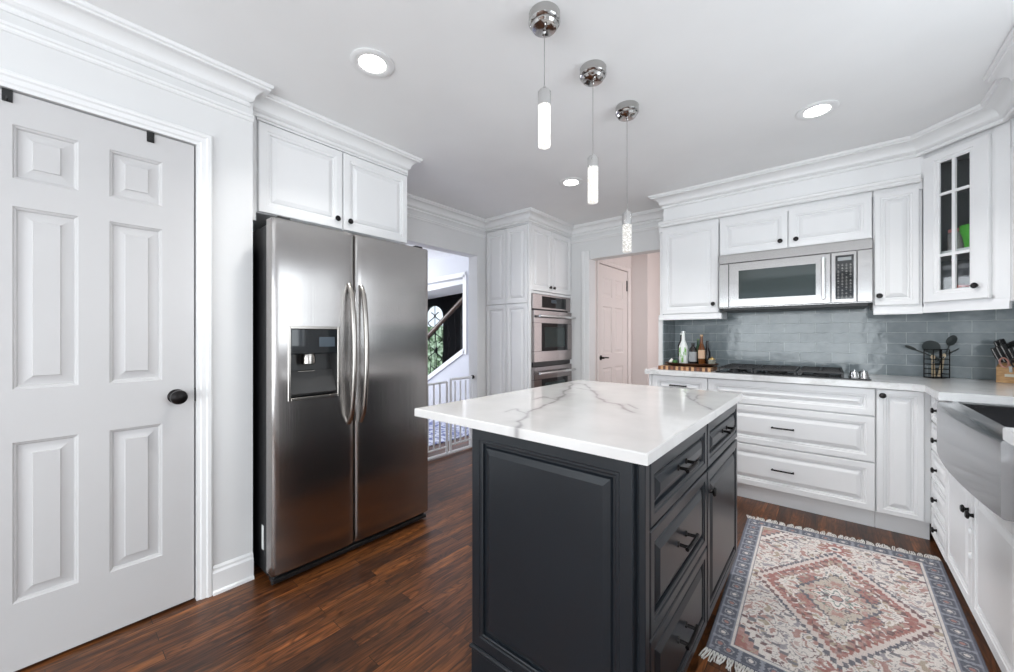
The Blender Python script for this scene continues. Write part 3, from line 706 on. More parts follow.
# corner: narrow five-drawer stack facing the sink aisle
RX = .455; RF = .437
def rbase(label, y0, y1, name='base_cabinet'):
    r = thing(name, label, 'cabinet', (.75, (y0 + y1) / 2, 0), 'white base cabinets'); return r
r = rbase('slim white drawer stack with five black knobs in the corner', 2.86, 3.29)
b = MB(); b.box(RX, XR - .012, 2.905, BY - .001, .06, .879).box(RX + .04, XR - .012, 2.905, BY - .001, 0, .06); b.build('cabinet_body', CAB, r)
for k in range(5):
    z1 = .872 - k * .163; z0 = z1 - .160
    d = front('drawer', r, '-X', RX, 2.910, 3.283, z0, z1, None, .03, .018); knob(d, at('-X', RF, 3.12, z0 + .080), NX, .95)
SY0, SY1 = 1.905, 2.870
r = rbase('white two-door base cabinet under the farmhouse sink', SY0, SY1)
b = MB(); b.box(RX, XR - .012, SY0 - .030, SY1 + .033, .06, .625).box(RX + .04, XR - .012, SY0 - .03, SY1 + .033, 0, .06); b.build('cabinet_body', CAB, r)
for q0, q1 in ((SY1 + .002, SY1 + .033), (SY0 - .030, SY0 - .003)): b = MB(); b.box(RX, RX + .02, q0, q1, .625, .879); b.build('filler', CAB, r)
for y0, y1, ky in ((SY0 - .028, 2.435, 2.405), (2.438, SY1 + .031, 2.478)):
    d = front('door', r, '-X', RX, y0, y1, .065, .622, None, .06, .018); knob(d, at('-X', RF, ky, .475 if ky > 2.42 else .475), NX)
for z in (.30, .40): b = MB(); b.lathe((RF - .002, 2.4365, z), [(0, -.014), (.006, -.012), (.009, -.004), (.009, .004), (.006, .012), (0, .014)], n=10); b.build('child_latch', CAB, r)
r = rbase('white base cabinet nearest the camera on the sink side, right edge of photo', .9, 1.87)
b = MB(); b.box(RX, XR - .012, .60, 1.873, .06, .879).box(RX + .04, XR - .012, .60, 1.873, 0, .06); b.build('cabinet_body', CAB, r)
for y0, y1 in ((1.24, 1.870), (.61, 1.236)):
    d = front('door', r, '-X', RX, y0, y1, .065, .872, None, .06, .018); knob(d, at('-X', RF, y1 - .04 if y0 < 1 else y0 + .04, .80), NX)
# worktop of the perimeter, with cut-outs for cooktop and sink left by pieces
b = MB(); fn = lambda u, v, d: (u, v, d); z0, z1 = .880, .9195
poly = [(-1.215, 3.262), (.360, 3.262), (.408, 3.222), (.408, SY1), (.955, SY1), (.955, SY0), (.405, SY0), (.405, .58), (XR - .002, .58), (XR - .002, YB - .002), (-1.163, YB - .002), (-1.163, 3.557), (-1.215, 3.557)]
b.prism(poly, z0, z1, fn)
bmesh.ops.bevel(b.bm, geom=[e for e in b.bm.edges if abs(e.verts[0].co.z - z1) < 1e-5 and abs(e.verts[1].co.z - z1) < 1e-5], offset=.003, segments=2, affect='EDGES')
tag(b.build('perimeter_worktop', QUARTZ2), 'white quartz worktop running along the back wall and sink side', 'worktop')

# farmhouse sink
r = thing('farmhouse_sink', 'stainless apron-front sink set into the right-hand worktop', 'sink', (.65, 2.38, .63))
b = MB(); bm = b.bm; n = 24; top = []
def apx(t): return .402 - .030 * math.sin(PI * t) ** .8 if 0 < t < 1 else .402
for zz, off in ((.630, .006), (.636, 0), (.868, 0), (.875, .004)):
    top.append([bm.verts.new((apx(k / n) + off, SY0 + .004 + (SY1 - SY0 - .008) * k / n, zz)) for k in range(n + 1)])
inn = [bm.verts.new((.470, SY0 + .004 + (SY1 - SY0 - .008) * k / n, .875)) for k in range(n + 1)]
bot = [bm.verts.new((.470, v.co.y, .630)) for v in inn]
L = top + [inn, bot]
for i in range(len(L)):
    p, q = L[i], L[(i + 1) % len(L)]
    for k in range(n): bm.faces.new((p[k], p[k + 1], q[k + 1], q[k]))
for k in (0, n): bm.faces.new([l_[k] for l_ in L])
b.build('apron', SINKM, r)
b = MB(); b.rings((0, 0, 0), (1, 0, 0), (0, 1, 0), (0, 0, 1), 0, 1, 0, 1, [(0, 0)]) if False else None
b.box(.470, .480, SY0 + .02, SY1 - .02, .64, .872).box(.930, .940, SY0 + .02, SY1 - .02, .64, .872).box(.470, .940, SY0 + .006, SY0 + .02, .64, .872).box(.470, .940, SY1 - .02, SY1 - .006, .64, .872).box(.47, .94, SY0 + .006, SY1 - .006, .632, .642)
bs = b.build('basin', SINKM, r)
b = MB(); b.lathe((.72, 2.39, .642), [(0, .002), (.03, .002), (.042, .004), (.045, 0)], n=20); b.build('drain', CHROME, bs)
# ------------------------------------------------------------ wall cabinets
UY = 3.570; UF = 3.550
def upper(label, x0, x1, z0, rail=True):
    r = thing('wall_cabinet', label, 'cabinet', ((x0 + x1) / 2, 3.72, z0), 'white wall cabinets')
    b = MB(); b.box(x0, x1, UY, YB - .012, z0, 2.189)
    if rail: b.box(x0, x1, UF, UF + .018, 1.352, 1.389, .002); b.box(x0, x1, UF - .010, UF + .012, 1.340, 1.356, .003)
    b.box(x0, x1, UF + .002, UY, 2.128, 2.189)
    b.build('cabinet_body', CAB, r); return r
r = upper('white single-door wall cabinet above the bottles and cutting board', -1.190, -.712, 1.385)
d = front('door', r, '-Y', UY, -1.168, -.714, 1.392, 2.140); knob(d, at('-Y', UF, -.752, 1.465), NY)
b = MB(); b.box(-.712, -.690, UF - .010, UY + .2, 1.340, 1.389, .003); b.build('rail_return', CAB, r)
r = upper('short white two-door wall cabinet directly above the microwave', -.708, .207, 1.852, False)
for a0, a1, kx in ((-.706, -.252, -.298), (-.249, .205, -.203)):
    d = front('door', r, '-Y', UY, a0, a1, 1.854, 2.140); knob(d, at('-Y', UF, kx, 1.912), NY)
r = upper('narrow white wall cabinet between the microwave and the glass-door corner cabinet', .211, .438, 1.385)
d = front('door', r, '-Y', UY, .214, .425, 1.400, 2.145, None, .045); knob(d, at('-Y', UF, .240, 1.465), NY)

# diagonal glass-door corner cabinet
S2 = math.sqrt(.5); DU = Vector((S2, -S2, 0)); DN = Vector((-S2, -S2, 0)); D0 = Vector((.44, 3.55, 0))
def dg(s, n_, z): p = D0 + DU * s + DN * n_; return (p.x, p.y, z)
r = thing('corner_cabinet', 'white diagonal corner wall cabinet with a six-pane glass door', 'cabinet', (.75, 3.6, 1.38))
DW = .396
b = MB(); bf = lambda x, y, z: (x, y, z)
pent = [(.443, 3.552), (.718, 3.277), (XR - .012, 3.277), (XR - .012, YB - .012), (.443, YB - .012)]
pin = [(.463, 3.56), (.728, 3.297), (XR - .03, 3.297), (XR - .03, YB - .03), (.463, YB - .03)]
b.prism(pent, 1.385, 1.403, lambda u, v, d: (u, v, d)); b.prism(pent, 2.36, 2.44 - .002, lambda u, v, d: (u, v, d))
for i in range(1, 5):
    j = (i + 1) % 5; b.prism([pent[i], pent[j], pin[j], pin[i]], 1.403, 2.36, lambda u, v, d: (u, v, d))
for s0, s1 in ((0, .030), (DW - .076, DW)): b.prism([(s0, 0), (s1, 0), (s1, .02), (s0, .02)], 1.403, 2.36, lambda u, v, d: dg(u, -v, d))
b.prism([(.0, -.006), (DW, -.006), (DW, .012), (0, .012)], 1.345, 1.385, lambda u, v, d: dg(u, -v, d))
b.prism([(.03, 0), (DW - .062, 0), (DW - .062, .02), (.03, .02)], 2.31, 2.36, lambda u, v, d: dg(u, -v, d)); b.prism([(.03, 0), (DW - .062, 0), (DW - .062, .02), (.03, .02)], 1.403, 1.42, lambda u, v, d: dg(u, -v, d))
b.build('cabinet_body', CAB, r)
b = MB(); b.prism([(p[0] * .97 + .02, p[1] * .985 + .055) for p in pin], 1.700, 1.715, lambda u, v, d: (u, v, d)); b.build('shelf', CAB, r)
b = MB(); b.box(.464, XR - .035, YB - .034, YB - .031, 1.404, 2.358); b.build('interior_lining', M('grey_cabinet_interior', (.16, .17, .18), .5), r)
ds0, ds1, gz0, gz1, gs0, gs1 = .014, .324, 1.408, 2.305, .094, .236
b = MB()
o_ = D0 + DN * .0; t = .020
# frame as ring loft with an open centre
def ringso(b, s0, s1, z0, z1, prof):
    rr = []
    for ins, dep in prof:
        (a, c, e, f_) = ins
        rr.append([b.bm.verts.new(dg(s, dep, z)) for s, z in ((s0 + a, z0 + e), (s1 - c, z0 + e), (s1 - c, z1 - f_), (s0 + a, z1 - f_))])
    for i in range(len(rr)):
        j = (i + 1) % len(rr)
        for k in range(4): b.bm.faces.new((rr[i][k], rr[i][(k + 1) % 4], rr[j][(k + 1) % 4], rr[j][k]))
A_ = gs0 - ds0; C_ = ds1 - gs1; E_ = 1.478 - gz0; F_ = gz1 - 2.245
def q(k, m=0): return tuple(x * k - m for x in (A_, C_, E_, F_))
ringso(b, ds0, ds1, gz0, gz1, [(q(0), .002), (q(0), .018), ((.004,) * 4, .022), (q(1, .024), .022), (q(1, .020), .017), (q(1, .010), .017), (q(1, .006), .013), (q(1), .011), (q(1), .002)])
dd = b.build('glass_door', CAB, r, False, 12)
b = MB(); sm = (gs0 + gs1) / 2; b.prism([(sm - .008, 0), (sm + .008, 0), (sm + .008, .012), (sm - .008, .012)], 1.478, 2.245, lambda u, v, d: dg(u, v + .004, d))
for z in (1.685, 2.052): b.prism([(gs0, 0), (gs1, 0), (gs1, .012), (gs0, .012)], z - .008, z + .008, lambda u, v, d: dg(u, v + .0045, d))
b.build('muntin', CAB, dd)
b = MB(); b.prism([(gs0 - .002, 0), (gs1 + .002, 0), (gs1 + .002, .003), (gs0 - .002, .003)], 1.476, 2.247, lambda u, v, d: dg(u, v + .003, d)); b.build('glass_pane', PANE, dd)
knob(dd, dg(.274, .022, 1.482), tuple(DN))
# things inside it
def jar(label, s, dn, z, rad, h, body, lid):
    r = thing('storage_jar', label, 'jar', dg(s, dn, z)); c = dg(s, dn, z)
    b = MB(); b.lathe(c, [(0, .001), (rad, .001), (rad, h * .8), (rad * .8, h * .86), (0, h * .86)], n=18); b.build('jar_body', body, r)
    b = MB(); b.lathe(c, [(0, h * .86), (rad * .92, h * .86), (rad * .92, h), (0, h)], n=18); b.build('lid', lid, r)
jar('jar with a pink-red lid on the shelf behind the glass cabinet door', .10, -.09, 1.7155, .035, .13, M('pink_jar', (.40, .36, .36), .2), M('pink_lid', (.75, .28, .27), .4))
r = thing('drinking_cup', 'lime green cup on the shelf behind the glass cabinet door', 'cup', dg(.192, -.07, 1.7155))
b = MB(); b.lathe(dg(.192, -.07, 1.716), [(0, 0), (.030, 0), (.038, .06), (.050, .10), (.050, .13), (.044, .13), (.034, .05), (0, .02)], n=20); b.build('cup_body', LIME, r)
jar('small dark jar with a red lid on the bottom of the glass-door cabinet', .12, -.10, 1.4035, .04, .10, M('dark_jar', (.10, .08, .08), .3), RED)
jar('grey canister on the bottom of the glass-door cabinet beside the red-lidded jar', .23, -.10, 1.4035, .045, .10, GREY, M('grey_lid', (.5, .5, .52), .4))
for k, (s, rad, z, h) in enumerate(((.20, .035, 2.0, .16), (.13, .03, 2.0, .10))): pass
# wall cabinet on the right wall
r = thing('wall_cabinet', 'white wall cabinet at the right edge beyond the glass-door corner cabinet', 'cabinet', (.9, 2.95, 1.385), 'white wall cabinets')
b = MB(); b.box(.742, XR - .012, 2.53, 3.272, 1.385, 2.189).box(.722, .742, 3.20, 3.272, 1.385, 2.189).box(.724, .740, 2.53, 3.20, 1.352, 1.389, .002); b.build('cabinet_body', CAB, r)
for y0, y1, ky in ((2.535, 2.865, 2.83), (2.868, 3.197, 2.90)):
    d = front('door', r, '-X', .742, y0, y1, 1.392, 2.145); knob(d, at('-X', .722, ky, 1.465), NX)

# ------------------------------------------------------------ microwave
r = thing('microwave', 'stainless over-the-range microwave mounted under the short wall cabinet', 'microwave', (-.25, 3.7, 1.42))
MX0, MX1, MZ0, MZ1, MF = -.700, .206, 1.425, 1.846, 3.500
b = MB(); b.box(MX0, MX1, MF + .035, YB - .012, MZ0, MZ1 + .004); b.build('microwave_body', STEELX, r)
b = MB(); b.box(MX0, MX1, MF + .004, MF + .036, 1.778, MZ1, .003); b.build('vent_panel', STEELX, r)
b = MB(); b.box(MX0, -.632, MF + .004, MF + .036, MZ0 + .004, 1.774, .003); b.build('side_trim', STEELX, r)
b = MB(); b.box(.130, MX1, MF + .004, MF + .036, MZ0 + .004, 1.774, .003); b.build('side_trim', STEELX, r)
b = MB(); dx0, dx1, wx0, wx1, wz0, wz1 = -.629, -.008, -.562, -.088, 1.490, 1.712
b.rings((0, MF + .036, 0), (1, 0, 0), (0, 0, 1), (0, -1, 0), dx0, dx1, MZ0 + .004, 1.774, [(0, 0), (0, .034), (.003, .037)], False)
def mring(b, y):
    o = [(dx0 + .003, MZ0 + .007), (dx1 - .003, MZ0 + .007), (dx1 - .003, 1.771), (dx0 + .003, 1.771)]; i_ = [(wx0, wz0), (wx1, wz0), (wx1, wz1), (wx0, wz1)]
    O = [b.bm.verts.new((x, y, z)) for x, z in o]; I = [b.bm.verts.new((x, y, z)) for x, z in i_]; J = [b.bm.verts.new((x, y + .006, z)) for x, z in i_]
    for k in range(4): b.bm.faces.new((O[k], O[(k + 1) % 4], I[(k + 1) % 4], I[k])); b.bm.faces.new((I[k], I[(k + 1) % 4], J[(k + 1) % 4], J[k]))
mring(b, MF - .001); md = b.build('microwave_door', STEELX, r, True)
b = MB(); b.box(wx0, wx1, MF + .0035, MF + .008, wz0, wz1); b.build('door_window', BGLASS, md)
b = MB(); b.box(-.056, -.036, MF - .036, MF - .022, 1.455, 1.750, .005).box(-.058, -.044, MF - .024, MF, 1.475, 1.495, .002).box(-.058, -.044, MF - .024, MF, 1.71, 1.73, .002); b.build('door_handle', KNIFE, md)
b = MB(); b.box(-.005, .127, MF + .002, MF + .036, MZ0 + .004, 1.774, .003); cp = b.build('control_panel', STEELX, r)
b = MB(); b.box(.018, .112, MF - .0005, MF + .003, 1.452, 1.752, .001); b.build('keypad', GLOSSBLK, cp)
b = MB(); b.box(.030, .100, MF - .0012, MF - .0004, 1.715, 1.738); b.build('display', M('lcd', (.30, .32, .33), .3), cp)
b = MB()
for i in range(4):
    for j in range(11):
        if (i + j) % 5 != 4: b.box(.028 + i * .021, .038 + i * .021, MF - .0010, MF - .0004, 1.465 + j * .0215, 1.4685 + j * .0215)
        b.box(.030 + i * .021, .036 + i * .021, MF - .0010, MF - .0004, 1.474 + j * .0215, 1.4765 + j * .0215)
b.build('key_legends', BEIGE, cp)
b = MB(); b.box(MX0 + .02, MX1 - .02, MF + .03, YB - .05, 1.400, MZ0 - .001, .003)
for k in range(14): b.box(MX0 + .06 + k * .022, MX0 + .072 + k * .022, MF + .028, MF + .032, 1.404, 1.420)
b.build('underside_vent', BLACK, r)

# ------------------------------------------------------------ cooktop
r = thing('gas_cooktop', 'black gas cooktop with cast iron grates set in the back worktop', 'cooktop', (-.27, 3.58, .92))
b = MB(); b.box(-.690, .190, 3.322, 3.850, .9200, .928, .003); b.build('cooktop_plate', GLOSSBLK, r)
b = MB(); b.prism([(3.335, .928), (3.55, .928), (3.55, .936), (3.345, .934)], .085, .185, lambda u, v, d: (d, u, v)); cpn = b.build('control_panel', KNIFE, r)
for k in range(4):
    y = 3.365 + (k % 2) * .012 + (k // 2) * .075; x = .112 + (k % 2) * .046
    b = MB(); b.lathe((x, y, .934), [(0, 0), (.022, 0), (.022, .010), (.019, .034), (.016, .037), (0, .038)], (-.05, -.1, 1), 18).box(x - .002, x + .002, y - .015, y + .015, .966, .980, .001); b.build('knob', KNIFE, r)
for (x, y, rr_) in ((-.58, 3.45, .032), (-.58, 3.72, .040), (-.32, 3.59, .052), (-.06, 3.45, .040), (-.06, 3.72, .030)):
    b = MB(); b.lathe((x, y, .928), [(rr_ * 1.25, 0), (rr_ * 1.2, .006), (rr_, .008), (rr_, .016), (rr_ * .9, .019), (0, .020)], n=24); b.build('burner', BLACK, r)
for gx0, gx1 in ((-.676, -.446), (-.438, -.190), (-.182, .060)):
    b = MB(); h0, h1 = .950, .962; w_ = .007
    for y in (3.350, 3.475, 3.59, 3.705, 3.825): b.box(gx0, gx1, y - w_, y + w_, h0, h1, .002)
    for x in (gx0 + w_, (gx0 + gx1) / 2, gx1 - w_): b.box(x - w_, x + w_, 3.344, 3.832, h0, h1 - .001, .002)
    for x in (gx0 + w_, gx1 - w_):
        for y in (3.35, 3.825): b.box(x - w_, x + w_, y - w_, y + w_, .9285, h0)
    b.build('grate', BLACK, r)

# ------------------------------------------------------------ counter things on the left
# end grain cutting board
r = thing('cutting_board', 'checkered end-grain cutting board under the bottle tray on the back worktop', 'cutting board', (-.92, 3.45, .92))
WC = [M('walnut_block', (.085, .028, .014), .4), M('maple_block', (.52, .30, .15), .4), M('cherry_block', (.21, .075, .03), .4)]
cb = MB(); nbx = 20; cb.bm.faces.ensure_lookup_table()
for i in range(nbx):
    for j in range(8):
        x0 = -1.125 + i * .0200; y0 = 3.330 + j * .0300; n0 = len(cb.bm.faces)
        cb.box(x0, x0 + .0200, y0, y0 + .0300, .9202, .950); cb.bm.faces.ensure_lookup_table()
        for f in list(cb.bm.faces)[n0:]: f.material_index = (i + j) % 2 if (i * 7 + j * 3) % 5 else 2
cb.build('board_body', WC, r, True)
r = thing('serving_tray', 'dark oval wooden tray holding bottles on the cutting board', 'tray', (-.93, 3.47, .951))
b = MB(); b.lathe((-.905, 3.48, .951), [(0, .001), (.15, .001), (.185, .016), (.192, .024), (.186, .026), (.150, .009), (0, .008)], n=40, sy=1.10, sx=.66); b.build('tray_body', DARKWOOD, r)
def bottle(label, x, y, rad, h, body, neck=.35, cap=None, lab=None, lz=(.2, .6), z=.9605):
    r = thing('bottle', label, 'bottle', (x, y, z), 'bottles on the dark tray'); sh = h * (1 - neck)
    b = MB(); b.lathe((x, y, z), [(0, 0), (rad * .95, 0), (rad, .004), (rad, sh * .9), (rad * .85, sh), (rad * .42, sh + h * neck * .35), (rad * .36, h * .95), (0, h * .95)], n=20); b.build('bottle_body', body, r)
    b = MB(); b.lathe((x, y, z), [(0, h * .945), (rad * .45, h * .945), (rad * .45, h), (0, h)], n=14); b.build('cap', cap or BLACK, r)
    if lab:
        b = MB(); b.lathe((x, y, z), [(rad + .0006, h * lz[0]), (rad + .0006, h * lz[1])], n=20); l_ = b.build('label', lab, r); return r, l_
    return r, None
bottle('tall black bottle at the back left of the tray behind the white bottle', -1.000, 3.560, .033, .265, DARKB, .35, WHITEP)
r, _ = bottle('tall white bottle with a green print on its front, on the dark tray', -.966, 3.480, .035, .280, WHITEP, .42, M('silver_cap', (.6, .6, .6), .3, .8))
b = MB()
for k in range(9): a = -2.5 + k * .22; b.obox((-.966 + .0355 * math.cos(a), 3.480 + .0355 * math.sin(a), .9605 + .08 + .045 * math.sin(k * 1.1)), (-math.sin(a), math.cos(a), 0), (0, 0, 1), .0036, .012 + .008 * (k % 3), .0006)
b.build('green_print', GREENL, r)
bottle('short dark bottle with a grey label in the middle of the tray', -.890, 3.480, .031, .180, DARKB, .25, BLACK, GREY, (.15, .6))
bottle('slim dark green bottle behind the amber one on the tray', -.870, 3.560, .024, .215, GREENB, .38, M('green_cap', (.12, .2, .07), .4))
bottle('amber bottle with a cork stopper and paper label on the tray', -.822, 3.470, .026, .250, AMBER, .42, CORK, M('tan_label', (.62, .42, .28), .6), (.22, .50))
bottle('slim black bottle at the right of the amber bottle on the tray', -.795, 3.540, .025, .200, DARKB, .42, BLACK)
r = thing('sugar_pot', 'small clear glass pot with a gold lid at the right end of the tray', 'pot', (-.745, 3.47, .96))
b = MB(); b.lathe((-.745, 3.47, .9605), [(0, 0), (.024, 0), (.030, .015), (.028, .045), (.020, .050), (0, .050)], n=18); b.build('pot_body', M('pale_glass', (.45, .45, .38), .1, 0, Transmission_Weight=.6), r)
b = MB(); b.lathe((-.745, 3.47, .9605), [(0, .050), (.026, .050), (.022, .058), (.006, .062), (.008, .070), (0, .074)], n=18); b.build('lid', M('gold_lid', (.42, .30, .12), .35, .6), r)
r = thing('garlic_bulb', 'white garlic bulb on the left end of the dark tray', 'garlic', (-1.10, 3.42, .965))
b = MB(); b.lathe((-1.055, 3.46, .966), [(0, 0), (.015, .001), (.024, .012), (.022, .024), (.010, .033), (.004, .042), (0, .044)], n=16); b.build('garlic_body', GARLIC, r)
b = bmesh.new(); bmesh.ops.create_icosphere(b, subdivisions=3, radius=1)
for v in b.verts: n_ = noise.noise(v.co * 3); v.co = Vector((-1.018 + v.co.x * .022 * (1 + .2 * n_), 3.425 + v.co.y * .020, .981 + v.co.z * .018 * (1 + .3 * n_)))
me = MB(); me.add(b); tag(me.build('lime', M('lime_skin', (.03, .12, .02), .4)), 'dark green lime beside the garlic in front of the white bottle', 'fruit')

# ------------------------------------------------------------ utensil holder
ux, uy = .535, 3.845
r = thing('utensil_holder', 'black wire grid utensil caddy on the worktop under the corner cabinet', 'utensil holder', (ux, uy, .92))
b = MB(); hw = .048; H_ = .190
ca, sa = math.cos(.68), math.sin(.68)
def uh(a, c_, z): return (ux + a * ca - c_ * sa, uy - .02 + a * sa + c_ * ca, z)
for z in (.004, .028, .060, .092, .125, H_):
    b.tube([uh(-hw * 1.1, -hw * .6, .92 + z), uh(hw * 1.1, -hw * .6, .92 + z), uh(hw * 1.1, hw * .6, .92 + z), uh(-hw * 1.1, hw * .6, .92 + z), uh(-hw * 1.1, -hw * .6, .92 + z)], .0024, 6)
for a in (-1.1, 0, 1.1):
    for c_ in (-.6, .6): b.tube([uh(hw * a, hw * c_, .921), uh(hw * a, hw * c_, .92 + H_)], .003 if a else .004, 6)
b.obox(uh(0, 0, .9245), (ca, sa, 0), (-sa, ca, 0), hw * 1.1, hw * .6, .002)
b.build('wire_frame', BLACKM, r)
def utensil(name, label, cat, p0, p1, head, mat, hm):
    r = thing(name, label, cat, p0, 'utensils standing in the wire caddy'); p0 = Vector(p0); p1 = Vector(p1)
    b = MB(); b.tube([p0, p0.lerp(p1, .6), p1], [.010, .009, .006] if mat is SPOONW else [.0055, .0045, .0035], 8); b.build('handle', mat, r)
    t = (p1 - p0).normalized(); b = MB(); n_ = Vector((.66, -.75, 0)); n_ = (Vector((-.55, -.80, .2)) - t * t.dot(Vector((-.55, -.8, .2)))).normalized()
    L, W, cup = head; pr = []
    bb = bmesh.new(); bmesh.ops.create_uvsphere(bb, u_segments=18, v_segments=10, radius=1); s_ = t.cross(n_)
    for v in bb.verts:
        z = v.co.z; v.co = p1 + t * (L / 2 + v.co.x * L / 2) + s_ * (v.co.y * W / 2) + n_ * (z * .004 - cup * (1 - v.co.x ** 2) * (1 - v.co.y ** 2))
    b.add(bb); b.build('head', hm, r)
utensil('serving_spoon', 'dark nylon spoon leaning right out of the wire caddy', 'spoon', uh(-.005, 0, .93), uh(.072, -.01, 1.135), (.075, .052, .010), SPAT, SPAT)
utensil('skimmer', 'round dark grey skimmer standing upright in the wire caddy', 'skimmer', uh(.0, .012, .93), uh(-.018, .012, 1.085), (.085, .095, .003), SPAT, SPAT)
utensil('spatula', 'grey spatula reaching far out to the left of the wire caddy', 'spatula', uh(.04, .0, 1.035), uh(-.13, .0, 1.105), (.085, .020, .001), SPAT, SPAT)
utensil('kitchen_utensil', 'thin steel utensil leaning far right out of the wire caddy', 'utensil', uh(-.04, -.015, 1.02), uh(.135, -.015, 1.12), (.06, .008, 0), KNIFE, KNIFE)
utensil('wooden_spoon', 'short blond wooden spoon on the left side inside the wire caddy', 'spoon', uh(-.02, .0, .93), uh(-.035, -.01, 1.045), (.030, .026, .004), SPOONW, SPOONW)
utensil('wooden_spatula', 'blond wooden spatula leaning right inside the wire caddy', 'spatula', uh(.005, -.012, .93), uh(.030, -.012, 1.05), (.035, .022, 0), SPOONW, SPOONW)

# ------------------------------------------------------------ knife block
r = thing('knife_block', 'blond wooden knife block on the worktop at the right edge of the photo', 'knife block', (.83, 3.74, .92))
kx, ky = .845, 3.745; kt = Vector((.40, .48, 1)).normalized()
b = MB(); b.prism([(-.075, 0), (.085, 0), (.085, .180), (-.010, .130), (-.075, .092)], -.055, .055, lambda u, v, d: (kx + d * .9 + u * .45, ky - d * .42 + u * .9, .9205 + v))
b.build('block_body', BAMBOO, r)
b = MB(); b.obox((kx - .075 * .45 - .0008, ky - .075 * .9 - .001, .965), (.9, -.42, 0), (0, 0, 1), .022, .008, .0006); b.build('engraved_plate', M('tan_print', (.72, .66, .55), .5), r)
kd = Vector((-.36, -.22, .90)).normalized()
for i in range(5):
    for j in range(2):
        d = -.042 + i * .021; u = -.035 + j * .055; zt = .9205 + (.092 + (u + .075) * .58 if u < -.01 else .130 + (u + .01) * .52)
        p = Vector((kx + d * .9 + u * .45, ky - d * .42 + u * .9, zt - .004)); Lh = .105 + .012 * ((i + j) % 3)
        rk = thing('knife', 'black-handled knife in the wooden block, one of the two fanned rows', 'knife', p, 'knives in the block')
        b = MB(); b.tube([p, p + kd * .012], .0055, 8); b.build('bolster', KNIFE, rk)
        b = MB(); b.tube([p + kd * .012, p + kd * (Lh * .5), p + kd * Lh], [.0075, .0100, .0088], 8, True, 1.5); hd = b.build('handle', BLACK, rk)
        b = MB(); b.tube([p + kd * .014 + Vector((-.0085, -.006, 0)), p + kd * (Lh * .95) + Vector((-.0085, -.006, 0))], .0034, 6); b.build('tang', KNIFE, hd)
r = thing('kitchen_scissors', 'scissors with dark and rose handles in the front of the knife block', 'scissors', (kx - .03, ky - .07, 1.01))
for s_ in (-1, 1):
    c0 = Vector((kx - .040 + s_ * .019, ky - .083 - s_ * .010, 1.042)); pts = []
    for k in range(17):
        a = 2 * PI * k / 16; pts.append(c0 + Vector((.9, -.42, 0)) * (.017 * math.cos(a)) + Vector((-.15, -.2, 1)) * (.028 * math.sin(a)))
    b = MB(); b.tube(pts, .0042, 8, False); b.build('finger_loop', COPPER if s_ < 0 else BLACK, r)
b = MB(); b.obox((kx - .036, ky - .078, 1.003), (.9, -.42, 0), (-.1, -.15, 1), .006, .018, .0015); b.build('blade', KNIFE, r)

